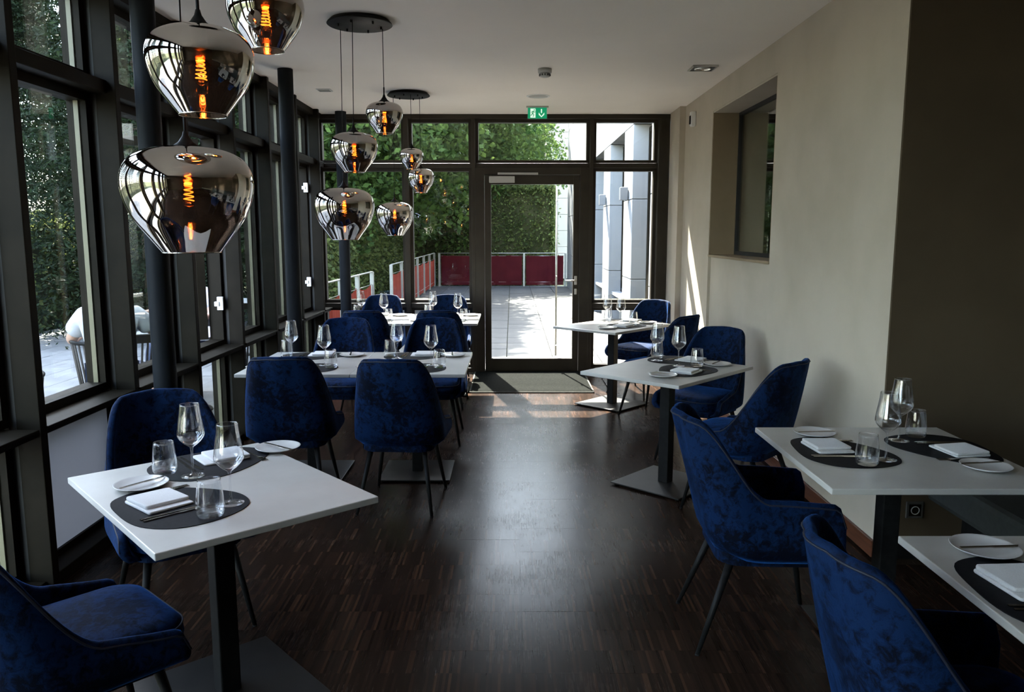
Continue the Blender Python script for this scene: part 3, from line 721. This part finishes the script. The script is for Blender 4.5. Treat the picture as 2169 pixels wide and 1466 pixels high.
def fork_mesh(L=.2):
    b = MB(); b.prism([(-.0045, 0), (.0045, 0), (.003, L * .55), (.003, L * .66), (.010, L * .74), (.011, L * .78), (-.011, L * .78), (-.010, L * .74), (-.003, L * .66), (-.003, L * .55)], 0, .0028)
    for k in range(4):
        x = -.0095 + k * .0063; b.prism([(x - .0015, L * .78), (x + .0015, L * .78), (x + .0008, L), (x - .0008, L)], 0, .0024)
    return b.mesh('fork', 'steel_dark')
mk = knife_mesh(); mk2 = knife_mesh(.165, 'butter_knife'); mf = fork_mesh()
def napkin_meshes():
    res = []
    for nm, x0, x1, y0, y1, z0, h in (('fold', -.085, .085, -.072, .072, 0, .0075), ('fold', -.085, .055, -.067, .073, .0085, .010)):
        b = MB(); ol = rrect(x0, x1, y0, y1, .008, 3); n_ = len(ol); v = []; f = []
        for z, s in ((0, .985), (.3, 1.0), (.7, 1.0), (.95, .985), (1.0, .95)):
            for x, y in ol:
                cx_, cy_ = (x0 + x1) / 2, (y0 + y1) / 2
                v.append((cx_ + (x - cx_) * s, cy_ + (y - cy_) * s, z0 + z * h * (1.15 - .3 * (y - y0) / (y1 - y0))))
        for j in range(4):
            for i in range(n_): f.append((j * n_ + i, j * n_ + (i + 1) % n_, (j + 1) * n_ + (i + 1) % n_, (j + 1) * n_ + i))
        f += [tuple(reversed(range(n_))), tuple(range(4 * n_, 5 * n_))]
        res.append(b.add(v, f, True).mesh('folded_layer', 'napkin'))
    return res
mn1, mn2 = napkin_meshes()
def put(me, name, base, rz, x, y, z, dr=0, label=None, cat=None, group=None, parent=None, rx=0):
    a = R(rz); o = bpy.data.objects.new(name, me); COL.objects.link(o)
    o.location = (base[0] + x * math.cos(a) - y * math.sin(a), base[1] + x * math.sin(a) + y * math.cos(a), z); o.rotation_euler = (rx, 0, a + R(dr))
    return tag(o, label, cat, group)
def setting(c, ang, where, glass=True, knifeonplate=True, tilt=0):
    """place setting; ang = heading of the diner (degrees, +Y = 0); x to the diner's right"""
    j = lambda s: random.uniform(-s, s)
    put(mesh_mat, 'placemat', c, ang, 0, 0, TZ, 0, 'dark slate pebble-shaped placemat ' + where, 'placemat', 'dark placemats')
    put(mesh_plate, 'bread_plate', c, ang, -.245 + j(.006), -.015 + j(.008), TZ + .0008, 0, 'small white bread plate ' + where, 'plate', 'white bread plates')
    z = TZ + .0028
    nb = put(None, 'folded_napkin', c, ang, -.03, -.045, z, 4 + j(5) + tilt, 'folded white napkin ' + where, 'napkin', 'folded white napkins')
    for me in (mn1, mn2):
        q = bpy.data.objects.new('folded_layer', me); COL.objects.link(q); q.parent = nb
    put(mk, 'table_knife', c, ang, .082 + j(.002), -.150, z, -1 + j(2), 'steel table knife beside the napkin ' + where, 'knife', 'table knives')
    put(mk, 'table_knife', c, ang, .100 + j(.002), -.148, z, -2 + j(2), 'outer steel knife ' + where, 'knife', 'table knives')
    put(mf, 'table_fork', c, ang, -.135 + j(.002), -.10, z, 3 + j(3), 'steel fork beside the napkin ' + where, 'fork', 'table forks')
    put(mk2, 'butter_knife', c, ang, -.225, -.09, TZ + .0165, 8 + j(4), 'butter knife lying across the bread plate ' + where, 'knife', 'butter knives')
    if glass:
        wg = put(None, 'wine_glass', c, ang, .134, .11, TZ + .0025, 0, 'tall stemmed wine glass ' + where, 'wine glass', 'stemmed wine glasses')
        for nm, me in (('bowl', m_bowl), ('stem', m_stem), ('foot', m_foot)):
            q = bpy.data.objects.new(nm, me); COL.objects.link(q); q.parent = wg
        put(mesh_tumbler, 'water_tumbler', c, ang, .196, .012, TZ + .0025, 0, 'stemless water tumbler ' + where, 'tumbler', 'water tumblers')
setting((-1.06, 2.43), -43, 'at front left edge of near left table')
setting((-1.093, 2.874), 222, 'at back of near left table', tilt=-3)
setting((-1.34, 4.955), 0, 'at near window seat of middle table')
setting((-.655, 4.955), 0, 'at near aisle seat of middle table')
setting((-1.355, 5.44), 180, 'at far window seat of middle table')
setting((-.645, 5.44), 180, 'at far aisle seat of middle table')
setting((-1.39, 7.67), 0, 'at near window seat of far left table')
setting((-.665, 7.67), 0, 'at near door seat of far left table')
setting((-1.39, 8.13), 180, 'at far window seat of far left table')
setting((-.665, 8.13), 180, 'at far door seat of far left table')
setting((1.054, 4.857), 47, 'at near corner of second right table')
setting((1.138, 5.23), 137, 'at wall corner of second right table')
setting((1.006, 7.233), 47, 'at near corner of farthest right table')
setting((1.09, 7.606), 137, 'at wall corner of farthest right table')
setting((1.295, 3.04), -90, 'at armchair side of the dark-wall table')
setting((1.70, 3.05), 90, 'at bench side of the dark-wall table')
setting((1.285, 1.80), -90, 'on table cut by right photo edge', glass=False)

# upholstered bench in the alcove
t = empty('bench', (2.3, 2.2, 0), label='dark grey-green upholstered bench along the alcove behind the right tables', cat='bench')
MB().box(-.30, .35, -1.6, 1.52, .32, .47, .03).build('seat', 'bench', t)
MB().box(-.12, .35, -1.55, 1.50, .0, .32).build('plinth', 'blackm', t)
MB().box(.25, .40, -1.6, 1.52, .47, .92, .03).build('backrest', 'bench', t)

# ------------------------------------------------------------------ outside : ground, terrace, railing
tag(MB().box(-60, 60, -40, 80, -.45, -.25).build('garden_ground', 'soil'), 'dark garden ground around the terrace', kind='structure')
tr = empty('terrace', label='terrace paved with large grey slabs outside the glass door', kind='structure')
MB().box(-2.5, 3.2, 9.19, 24.1, -.25, -.045).build('bedding', 'soil', tr)
tile = MB().box(-.296, .296, -.296, .296, -.04, 0, .004).mesh('paving_slab', 'pave')
for i in range(8):
    for k in range(25):
        o = bpy.data.objects.new('paving_slab', tile); COL.objects.link(o); o.parent = tr
        o.location = (-2.17 + i * .6, 9.49 + k * .6, -.01 + random.uniform(-.002, .002)); o.rotation_euler = (random.uniform(-.003, .003), random.uniform(-.003, .003), 0)
pt = empty('patio', label='paved patio beside the left glass front', kind='structure')
MB().box(-8.0, -2.505, -6, 24.1, -.25, -.055).build('bedding', 'soil', pt)
tile2 = MB().box(-.197, .197, -.296, .296, -.04, 0, .004).mesh('paving_slab', 'pave2')
rest = MB(); c = 0
for i in range(13):
    for k in range(44):
        x = -2.70 - i * .4; y = -4 + k * .6 + (i % 2) * .3
        if c < 290 and 3.0 < y < 16 and i < 13:
            o = bpy.data.objects.new('paving_slab', tile2); COL.objects.link(o); o.parent = pt; o.location = (x, y, -.015 + random.uniform(-.002, .002)); c += 1
        else: rest.box(x - .197, x + .197, y - .296, y + .296, -.055, -.015)
o = rest.build('paving_field', 'pave2', pt); o['kind'] = 'stuff'

def cloth(p0, p1, z0, z1, parent, m, sag=.05, seed=0, name='cloth_panel'):
    rr = random.Random(seed); n_ = 36; p0 = Vector(p0); p1 = Vector(p1); d = p1 - p0; nrm = Vector((-d.y, d.x)).normalized(); v = []; f = []
    ph = rr.random() * 6; rows = 7
    for side_ in (0, .004):
        for j in range(rows):
            for i in range(n_ + 1):
                t_ = i / n_; w = .012 * math.sin(t_ * 40 + ph) * (.4 + .6 * math.sin(t_ * 7 + ph)) + side_
                q = p0 + d * t_ + nrm * w; zt = z1 - sag * math.sin(math.pi * t_) - .01 * abs(math.sin(t_ * 22 + ph))
                v.append((q.x, q.y, z0 + (zt - z0) * j / (rows - 1)))
    o_ = rows * (n_ + 1)
    for j in range(rows - 1):
        for i in range(n_):
            a = j * (n_ + 1) + i; f.append((a, a + 1, a + n_ + 2, a + n_ + 1)); f.append((o_ + a, o_ + a + n_ + 1, o_ + a + n_ + 2, o_ + a + 1))
    return MB().add(v, f, True).build(name, m, parent)
def railing(pts, label, m, top=.98, ctop=.86, glass=False, sag=.05, seed=0):
    t = empty('railing', (pts[0][0], pts[0][1], 0), label=label, cat='railing')
    off = Vector((pts[0][0], pts[0][1]))
    loc = [Vector(p) - off for p in pts]
    for p in loc: MB().box(p.x - .03, p.x + .03, p.y - .03, p.y + .03, -.05, top, .004).build('post', 'post', t)
    MB().tube([(loc[0].x, loc[0].y, top), (loc[-1].x, loc[-1].y, top)], .02, 8, flat=.6).build('handrail', 'post', t)
    for i in range(len(loc) - 1):
        d = (loc[i + 1] - loc[i]).normalized()
        cloth(loc[i] + d * .06, loc[i + 1] - d * .06, .03, ctop, t, m, sag, seed + i)
        b = MB()
        for z in (.12, ctop - .02): b.tube([(loc[i].x, loc[i].y, z), (loc[i + 1].x, loc[i + 1].y, z)], .004, 5)
        b.build('tension_wire', 'steel', t)
    return t
railing([(-2.30, 9.4), (-2.27, 10.55), (-2.25, 11.6), (-2.22, 12.65)], 'nearer stretch of terrace railing hung with orange-red cloth, left of the door', 'cloth_red', ctop=.80, sag=.06)
railing([(-2.33, 15.4 + i * 1.43) for i in range(7)], 'longer side railing hung with red cloth running to the terrace corner', 'cloth_red', ctop=.82, seed=20)
railing([(-2.33 + .15, 23.98), (.36, 23.98), (1.60, 23.98)], 'railing with wine-red cloth closing the far end of the terrace', 'cloth_wine', ctop=.92, sag=.01, seed=40)

# building along the right of the terrace
bd = empty('neighbouring_wing', (1.65, 9.3, 0), label='pale rendered building wing with deep window niches right of the terrace', cat='building')
def bb(x0, x1, y0, y1, z0, z1, name, m, bev=.006): return MB().box(x0 - 1.65, x1 - 1.65, y0 - 9.3, y1 - 9.3, z0, z1, bev).build(name, m, bd)
bb(1.90, 3.4, 9.5, 24.0, -.2, 9, 'core_wall', 'slab2', 0)
nich = [(9.65, 11.1), (11.95, 13.65), (14.6, 16.35), (19.0, 20.6)]
prev = 9.32
for a, c in nich + [(24.0, 24.0)]:
    y = prev; nseg = max(1, round((a - prev) / 1.2))
    for s_ in range(nseg):
        y0 = prev + (a - prev) * s_ / nseg; y1 = prev + (a - prev) * (s_ + 1) / nseg
        zz = [-.1, .95, 2.05, 3.05]
        for q in range(3): bb(1.65, 1.90, y0 + .004, y1 - .004, zz[q] + .004, zz[q + 1] - .004, 'stone_panel', 'slab')
    if c > a:
        bb(1.84, 1.90, a, c, -.1, .55, 'apron_panel', 'slab2'); bb(1.70, 1.92, a - .0, c, .55, .60, 'sill', 'slab')
        wf = MB(); x = 1.85 - 1.65
        for (y0, y1, z0, z1) in ((a + .05, a + .11, .6, 3.0), (c - .11, c - .05, .6, 3.0), (a + .11, c - .11, .6, .66), (a + .11, c - .11, 2.94, 3.0), ((a + c) / 2 - .03, (a + c) / 2 + .03, .66, 2.94)):
            wf.box(x, x + .05, y0 - 9.3, y1 - 9.3, z0, z1)
        w_ = wf.build('window', 'frame', bd); MB().box(x + .02, x + .03, a + .11 - 9.3, c - .11 - 9.3, .66, 2.94).build('pane', 'dark_glass', w_)
    prev = c
y = 9.32
while y < 24:
    for q in range(4): bb(1.65, 1.90, y + .004, min(y + 1.83, 24) - .004, 3.05 + q * 1.45 + .004, 3.05 + (q + 1) * 1.45 - .004, 'stone_panel', 'slab')
    y += 1.83
for yy, zz in ((14.2, 2.16), (11.5, 2.14)):
    t = empty('wall_lamp', (1.65, yy, zz), label='grey box wall lamp on the %s pier of the pale building' % ('farther' if yy > 12 else 'nearer'), cat='wall lamp', group='grey box wall lamps outside')
    MB().box(-.12, -.012, -.07, .07, -.09, .09, .006).build('lamp_body', 'lamp_grey', t); MB().box(-.014, 0, -.04, .04, -.05, .05).build('wall_bracket', 'lamp_grey', t)
tw = empty('stone_tower', (1.75, 31.2, 0), label='sunlit beige stone-clad building end beyond the terrace', cat='building')
for q in range(12):
    for p_ in range(2): MB().box(-.42 + p_ * 1.2, .77 + p_ * 1.2, 0, 3, -.2 + q * .62 + .006, -.2 + (q + 1) * .62 - .006, .008).build('stone_panel', 'slab2', tw)
MB().box(-.40, 1.95, .05, 2.9, -.2, 7.3).build('core', 'slab', tw)

# ------------------------------------------------------------------ planting
def leaves(pts, size, aspect=1.8, droop=.3, out=None):
    """leaf cards (folded quads) at pts; returns verts, faces"""
    n_ = len(pts); a = rng.uniform(0, 2 * np.pi, n_); tlt = rng.normal(droop, .5, n_)
    d = np.stack([np.cos(a) * np.cos(tlt), np.sin(a) * np.cos(tlt), -np.sin(tlt)], 1)
    if out is not None: d = d * .6 + out * .8; d /= np.linalg.norm(d, axis=1)[:, None]
    r_ = rng.normal(size=(n_, 3)); s_ = np.cross(d, r_); s_ /= np.linalg.norm(s_, axis=1)[:, None]
    sz = size * rng.uniform(.6, 1.3, n_)[:, None]
    p0 = pts; p1 = pts + d * sz * .5 + s_ * sz / aspect * .5; p2 = pts + d * sz; p3 = pts + d * sz * .5 - s_ * sz / aspect * .5
    return np.stack([p0, p1, p2, p3], 1).reshape(-1, 3)
def quadmesh(name, v, m):
    me = bpy.data.meshes.new(name); n_ = len(v) // 4
    me.vertices.add(len(v)); me.vertices.foreach_set('co', v.astype(np.float32).ravel())
    me.loops.add(4 * n_); me.loops.foreach_set('vertex_index', np.arange(4 * n_, dtype=np.int32))
    me.polygons.add(n_); me.polygons.foreach_set('loop_start', np.arange(0, 4 * n_, 4, dtype=np.int32))
    me.materials.append(M[m]); me.update(); me.validate(); return me
def conifer(h, rad, n_, base=.08):
    t = rng.uniform(0, 1, n_) ** .75; z = h * (base + (1 - base) * t)
    br = 26; ang = (rng.integers(0, br, n_) / br + np.floor(t * 22) * .37) * 2 * np.pi + rng.normal(0, .09, n_)
    rm = rad * (1 - t) ** .75 + .15; rr = rm * rng.uniform(.15, 1, n_) ** .6
    z = np.floor(t * 22) / 22 * h * (1 - base) + h * base - rr * .28 + rng.normal(0, .07, n_)
    return np.stack([rr * np.cos(ang), rr * np.sin(ang), z], 1)
def broad(h, rad, n_, base=.3, lumps=26):
    c = rng.normal(size=(lumps, 3)); c /= np.linalg.norm(c, axis=1)[:, None]; c *= rng.uniform(.35, .85, lumps)[:, None]
    k = rng.integers(0, lumps, n_); d = rng.normal(size=(n_, 3)); d /= np.linalg.norm(d, axis=1)[:, None]
    p = c[k] + d * rng.uniform(.6, 1, n_)[:, None] * .38
    zc = h * (base + (1 - base) / 2)
    return np.stack([p[:, 0] * rad, p[:, 1] * rad, zc + p[:, 2] * h * (1 - base) / 2 * .95], 1)
def trunk(h, r0, branches=7, lean=.1):
    b = MB(); b.tube([(0, 0, 0), (lean, 0, h * .4), (lean * .4, lean, h * .9)], [r0, r0 * .7, r0 * .2], 8)
    for i in range(branches):
        z = h * (.3 + .5 * i / branches); a = i * 2.4
        b.tube([(lean * .6, 0, z), (.9 * math.cos(a) * h * .12, .9 * math.sin(a) * h * .12, z + h * .08), (1.6 * math.cos(a) * h * .13, 1.6 * math.sin(a) * h * .13, z + h * .15)], [r0 * .35, r0 * .2, r0 * .06], 6)
    return b
variants = {
    'con1': (quadmesh('foliage', leaves(conifer(9, 2.5, 110000), .09, 3.0, .35), 'needle'), trunk(8.5, .16, 0).mesh('trunk', 'trunk')),
    'con2': (quadmesh('foliage', leaves(conifer(6, 1.9, 24000, .03), .15, 3.0, .4), 'needle'), trunk(5.6, .12, 0).mesh('trunk', 'trunk')),
    'bro1': (quadmesh('foliage', leaves(broad(8.2, 3.1, 70000, .08, 34), .13, 1.7, .3), 'leaf'), trunk(6.2, .15, 8).mesh('trunk', 'trunk')),
    'bro2': (quadmesh('foliage', leaves(broad(17, 3.6, 52000, .45, 30), .26, 1.7, .3), 'leaf'), trunk(15, .25, 8).mesh('trunk', 'trunk')),
}
def tree(kind, x, y, s, rot, label, group):
    f, tk = variants[kind]
    t = empty('conifer_tree' if kind[0] == 'c' else 'broadleaf_tree', (x, y, -.25), R(rot), label, 'tree', group); t.scale = (s, s, s)
    for nm, me in (('trunk', tk), ('foliage', f)):
        o = bpy.data.objects.new(nm, me); COL.objects.link(o); o.parent = t
    return t
gt_ = 'trees around the terrace'
tree('bro1', -2.0, 27.6, 1.22, 20, 'green leafy tree behind the far terrace railing, seen over the door', gt_)
tree('bro1', -5.0, 27.5, 1.15, 140, 'green leafy tree beyond the far left corner of the terrace', gt_)
tree('bro1', -3.6, 32.5, 1.35, 250, 'further green tree between the leafy tree and stone building', gt_)
tree('bro1', -4.6, 20.6, 1.35, 300, 'broad green tree leaning over the side railing', gt_)
tree('bro1', -4.9, 16.6, 1.05, 220, 'broad tree shading the terrace middle from the left', gt_)
tree('bro1', 3.0, 40, 1.75, 200, 'distant green tree added to cut sky glare between the leafy tree and the stone building', gt_)  # added to screen bright sky out of the floor reflection
tree('bro1', -3.5, 41, 1.8, 100, 'distant green tree added to cut sky glare behind the leafy tree over the door', gt_)  # second tree added as a screen against the bright sky
tree('con1', -6.6, 21.5, 1.0, 10, 'dark conifer behind the longer side railing', gt_)
tree('con1', -6.8, 17.8, .95, 80, 'dark conifer behind the gap in the side railing', gt_)
tree('con1', -6.0, 13.4, 1.0, 160, 'dark conifer seen beside the round column by the corner', gt_)
tree('bro2', -5.3, 25.5, 1.0, 30, 'very tall shade tree towering over the terrace corner', gt_)
tree('bro2', -7.0, 17.5, 1.0, 75, 'very tall tree added to shade the patio at the left', gt_)  # added to cast shade on the patio
for i, (x, y, s) in enumerate([(-10.6, -2.2, 1.0), (-11.0, 2.0, 1.05), (-10.4, 6.0, .95), (-11.2, 9.4, 1.0)]):  # unseen row added to hold back sky light from the left
    tree('con1', x, y, s, i * 71, ['unseen conifer added against side light behind the camera line', 'unseen conifer added against side light left of the photo edge', 'unseen conifer added against side light at the left photo edge', 'unseen conifer added against side light behind the near rope chairs'][i], 'conifers beyond the patio')
for i, (x, y, k, s) in enumerate([(-11.2, 13.4, 'con1', .95), (-10.3, 16.4, 'con1', 1.0), (-9.4, 20.4, 'con1', .95), (-8.8, 24.0, 'con1', 1.0), (-14.6, 17.0, 'con1', 1.2), (-13.6, 22.5, 'con1', 1.2)]):
    tree(k, x, y, s, i * 57, ['dark conifer beyond the patio, outside the nearest window bay', 'dark conifer beyond the patio left of the big column', 'dark conifer beyond the open casement',
         'dark conifer at the far end of the patio', 'conifer in the second row behind the nearest bay', 'conifer in the second row behind the open casement'][i], 'conifers beyond the patio')
def hedge(x0, x1, y0, y1, h, n_, label):
    t = empty('hedge', ((x0 + x1) / 2, (y0 + y1) / 2, -.25), label=label, cat='hedge', group='clipped hedges'); w, l = (x1 - x0) / 2, (y1 - y0) / 2
    p = np.stack([rng.uniform(-w, w, n_), rng.uniform(-l, l, n_), rng.uniform(0, h, n_)], 1)
    s_ = rng.integers(0, 3, n_)
    p[:, 2] = np.where(s_ == 0, h + .12 * np.sin(p[:, 1] * 3) + rng.normal(0, .06, n_), p[:, 2])
    p[:, 0] = np.where(s_ == 1, np.sign(p[:, 0]) * (w + rng.normal(0, .05, n_)), p[:, 0]); p[:, 1] = np.where(s_ == 2, np.sign(p[:, 1]) * (l + rng.normal(0, .05, n_)), p[:, 1])
    o = bpy.data.objects.new('foliage', quadmesh('foliage', leaves(p, .09, 1.5, .3), 'hedge')); COL.objects.link(o); o.parent = t
    MB().box(-w + .12, w - .12, -l + .12, l - .12, 0, h - .15).build('twig_core', 'soil', t)
hedge(-3.6, 1.3, 25.2, 26.4, 3.3, 42000, 'tall clipped hedge directly behind the far railing')
hedge(-4.0, -3.0, 13.0, 24.5, 2.2, 60000, 'low dark hedge outside the side railing')
hedge(-8.9, -7.9, 9.0, 22, 2.0, 42000, 'long dark hedge bounding the patio')

# ------------------------------------------------------------------ patio furniture and guests
def rope_chair(x, y, rz, label):
    t = empty('rope_chair', (x, y, -.015), R(rz), label, 'chair', 'taupe rope chairs on the patio')
    ring = lambda z, rx, ry, n_=22: [(rx * math.sin(a), .05 - ry * math.cos(a), z) for a in [(-1.9 + 3.8 * i / (n_ - 1)) for i in range(n_)]]
    top = ring(.80, .30, .30); bot = ring(.42, .25, .25)
    MB().tube(top, .014, 8).build('top_rail', 'blackm', t); MB().tube(bot, .012, 8).build('seat_rail', 'blackm', t)
    for i in range(1, 21): 
        MB().tube([bot[i], top[i]], .0085, 6).build('rope', 'rope', t)
    MB().prism(rrect(-.23, .23, -.19, .25, .08), .41, .48).build('seat_cushion', 'cushion', t)
    for sx in (-1, 1):
        for sy in (-1, 1): MB().tube([(sx * .24, .03 + sy * .22, 0), (sx * .20, .03 + sy * .18, .42)], .011, 8).build('leg', 'blackm', t)
    return t
rope_chair(-3.05, 6.05, 18, 'taupe rope chair right outside the window, its back to us, with a guest in it')
rope_chair(-3.25, 7.95, 165, 'taupe rope chair outside the open casement with a guest in it')
rope_chair(-2.85, 9.1, 100, 'taupe rope chair outside, seen low behind the middle table')
rope_chair(-3.0, 10.9, 10, 'farther taupe rope chair outside near the second slim column')
rope_chair(-3.0, 4.45, 200, 'taupe rope chair outside at the left edge of the photo')
rope_chair(-4.7, 7.1, 250, 'taupe rope chair at the garden side of the outdoor table')
def out_table(x, y, label):
    t = empty('patio_table', (x, y, -.015), 0, label, 'table', 'grey patio tables')
    MB().box(-.4, .4, -.4, .4, .70, .73, .005).build('tabletop', 'cushion', t)
    MB().tube([(0, 0, .02), (0, 0, .70)], .03, 12).build('column', 'blackm', t); MB().lathe([(.001, .02), (.23, .018), (.24, 0.0), (.001, 0)], 32).build('base_plate', 'blackm', t)
out_table(-2.98, 7.12, 'grey outdoor table in front of the guest in the rope chair'); out_table(-3.7, 10.4, 'grey outdoor table farther along the patio')

def person(loc, rz, joints, clothes, label, hair='hair'):
    """joints : dict name->xyz ; body is one skinned surface ; clothing : shells over the same skeleton"""
    root = empty('person', loc, R(rz), label, 'person', 'guests on the patio')
    J = joints
    chains = [('pelvis', 'belly', 'chest', 'neck', 'headb'), ('chest', 'sho_l', 'elb_l', 'wri_l', 'han_l'), ('chest', 'sho_r', 'elb_r', 'wri_r', 'han_r'), ('pelvis', 'hip_l', 'kne_l', 'ank_l', 'toe_l'), ('pelvis', 'hip_r', 'kne_r', 'ank_r', 'toe_r')]
    rad = {'pelvis': (.15, .11), 'belly': (.135, .10), 'chest': (.16, .11), 'neck': (.055, .055), 'headb': (.05, .055), 'sho': (.065, .06), 'elb': (.042, .042), 'wri': (.028, .024), 'han': (.035, .018), 'hip': (.095, .09), 'kne': (.06, .06), 'ank': (.038, .04), 'toe': (.04, .03)}
    def skin(name, chs, grow, m, parent, cut=None):
        vs = []; es = []; idx = {}
        for ch in chs:
            for i, k in enumerate(ch):
                if k not in idx: idx[k] = len(vs); vs.append((k, J[k]))
                if i: es.append((idx[ch[i - 1]], idx[k]))
        me = bpy.data.meshes.new(name); me.from_pydata([p for _, p in vs], es, []); o = bpy.data.objects.new(name, me); COL.objects.link(o); o.parent = parent
        md = o.modifiers.new('skin', 'SKIN'); md.use_smooth_shade = True
        for i, (k, _) in enumerate(vs):
            r0 = rad.get(k) or rad[k[:3]]; sv = me.skin_vertices[0].data[i]; sv.radius = (r0[0] + grow, r0[1] + grow); sv.use_root = (i == 0)
        sb = o.modifiers.new('sub', 'SUBSURF'); sb.levels = 2; sb.render_levels = 2
        me.materials.append(M[m]); return o
    body = skin('body', chains, 0, 'skin', root)
    for s_ in ('l', 'r'):     # fingers
        w = Vector(J['wri_' + s_]); h = Vector(J['han_' + s_]); d = (h - w).normalized(); sd = d.cross(Vector((0, 0, 1))).normalized()
        b = MB()
        for i, L in enumerate((.065, .075, .07, .055)):
            p0 = h + sd * (.024 - i * .016); b.tube([p0 - d * .01, p0 + d * L * .5 + Vector((0, 0, -.004)), p0 + d * L + Vector((0, 0, -.018))], [.009, .0085, .006], 6)
        p0 = h - d * .05 + sd * .025; b.tube([p0, p0 + d * .03 + sd * .02, p0 + d * .055 + sd * .022], [.011, .009, .007], 6)
        b.build('finger', 'skin', body)
    j2 = dict(J)
    mid = lambda a, c, t: tuple(Vector(J[a]).lerp(Vector(J[c]), t))
    J['slv_l'] = mid('sho_l', 'elb_l', .75); J['slv_r'] = mid('sho_r', 'elb_r', .75); rad['slv'] = (.066, .064)
    J['col'] = mid('chest', 'neck', .55); rad['col'] = (.075, .07)
    skin('shirt', [('pelvis', 'belly', 'chest', 'col'), ('chest', 'sho_l', 'slv_l'), ('chest', 'sho_r', 'slv_r')], .02, clothes, root)
    J['anl_l'] = mid('kne_l', 'ank_l', .92); J['anl_r'] = mid('kne_r', 'ank_r', .92); rad['anl'] = (.045, .045)
    skin('trousers', [('pelvis', 'hip_l', 'kne_l', 'anl_l'), ('pelvis', 'hip_r', 'kne_r', 'anl_r')], .012, 'jeans', root)
    hb = Vector(J['headb'])
    bm = bmesh.new(); bmesh.ops.create_uvsphere(bm, u_segments=24, v_segments=16, radius=1)
    for q in bm.verts:
        x, y, z = q.co; jaw = 1 - .28 * max(0, -z); q.co = Vector((x * .075 * jaw, y * .095 * (1 - .12 * max(0, -z)), z * .115)) + hb + Vector((0, .01, .085))
    head = MB().bm(bm, True).build('head', 'skin', root)
    hc = hb + Vector((0, .01, .085))
    b = MB(); b.tube([hc + Vector((0, .088, .012)), hc + Vector((0, .112, -.022)), hc + Vector((0, .092, -.03))], [.008, .014, .008], 8); b.build('nose', 'skin', head)
    b = MB()
    for s_ in (-1, 1):
        bm = bmesh.new(); bmesh.ops.create_icosphere(bm, subdivisions=2, radius=.010)
        for q in bm.verts: q.co += hc + Vector((s_ * .03, .085, .008))
        b.bm(bm, True)
    b.build('eyes', 'eye', head)
    MB().tube([hc + Vector((-.022, .083, -.052)), hc + Vector((0, .09, -.054)), hc + Vector((.022, .083, -.052))], .005, 6).build('mouth', 'lip', head)
    b = MB()
    for s_ in (-1, 1): b.tube([hc + Vector((s_ * .073, .0, .02)), hc + Vector((s_ * .084, -.008, .004)), hc + Vector((s_ * .074, 0, -.025))], .010, 6)
    b.build('ears', 'skin', head)
    bm = bmesh.new(); bmesh.ops.create_uvsphere(bm, u_segments=24, v_segments=16, radius=1)
    for q in bm.verts:
        x, y, z = q.co
        if y > .25 and z < .45: y = .25
        q.co = Vector((x * .084, y * .104, max(z, -.55) * .124)) + hc + Vector((0, -.008, .012))
    MB().bm(bm, True).build('hair', hair, head)
    b = MB()
    for s_ in ('l', 'r'):
        a = Vector(J['ank_' + s_]); tt = Vector(J['toe_' + s_])
        b.tube([a + Vector((0, -.03, -.04)), a.lerp(tt, .5) + Vector((0, 0, -.025)), tt + Vector((0, .02, -.005))], [.042, .046, .03], 10, flat=.8)
    b.build('shoes', 'rubber', root)
    return root
seat = {'pelvis': (0, -.05, .53), 'belly': (0, -.09, .68), 'chest': (0, -.11, .90), 'neck': (0, -.08, 1.10), 'headb': (0, -.06, 1.17),
        'sho_l': (-.18, -.1, 1.0), 'elb_l': (-.30, .02, .80), 'wri_l': (-.28, .26, .80), 'han_l': (-.27, .34, .80),
        'sho_r': (.18, -.1, 1.0), 'elb_r': (.31, -.02, .83), 'wri_r': (.33, .22, .83), 'han_r': (.33, .30, .83),
        'hip_l': (-.09, -.02, .53), 'kne_l': (-.12, .40, .52), 'ank_l': (-.12, .42, .10), 'toe_l': (-.12, .56, .04),
        'hip_r': (.09, -.02, .53), 'kne_r': (.12, .40, .52), 'ank_r': (.12, .42, .10), 'toe_r': (.12, .56, .04)}
stand = {'pelvis': (0, 0, .95), 'belly': (0, .0, 1.10), 'chest': (0, -.01, 1.33), 'neck': (0, 0, 1.50), 'headb': (0, .01, 1.56),
         'sho_l': (-.19, 0, 1.42), 'elb_l': (-.24, -.02, 1.13), 'wri_l': (-.22, .10, .92), 'han_l': (-.21, .14, .84),
         'sho_r': (.19, 0, 1.42), 'elb_r': (.24, -.02, 1.13), 'wri_r': (.23, .05, .89), 'han_r': (.23, .07, .81),
         'hip_l': (-.09, 0, .92), 'kne_l': (-.11, .02, .50), 'ank_l': (-.11, -.02, .10), 'toe_l': (-.12, .12, .04),
         'hip_r': (.09, 0, .92), 'kne_r': (.11, .02, .50), 'ank_r': (.11, -.02, .10), 'toe_r': (.12, .12, .04)}
person((-3.05, 6.05, -.015), 18, dict(seat), 'tee', 'person in a white T-shirt seated with their back to the window, one arm out')
person((-3.25, 7.95, -.015), 165, dict(seat), 'tee', 'person in a white top half hidden by the mullion beside the open casement')
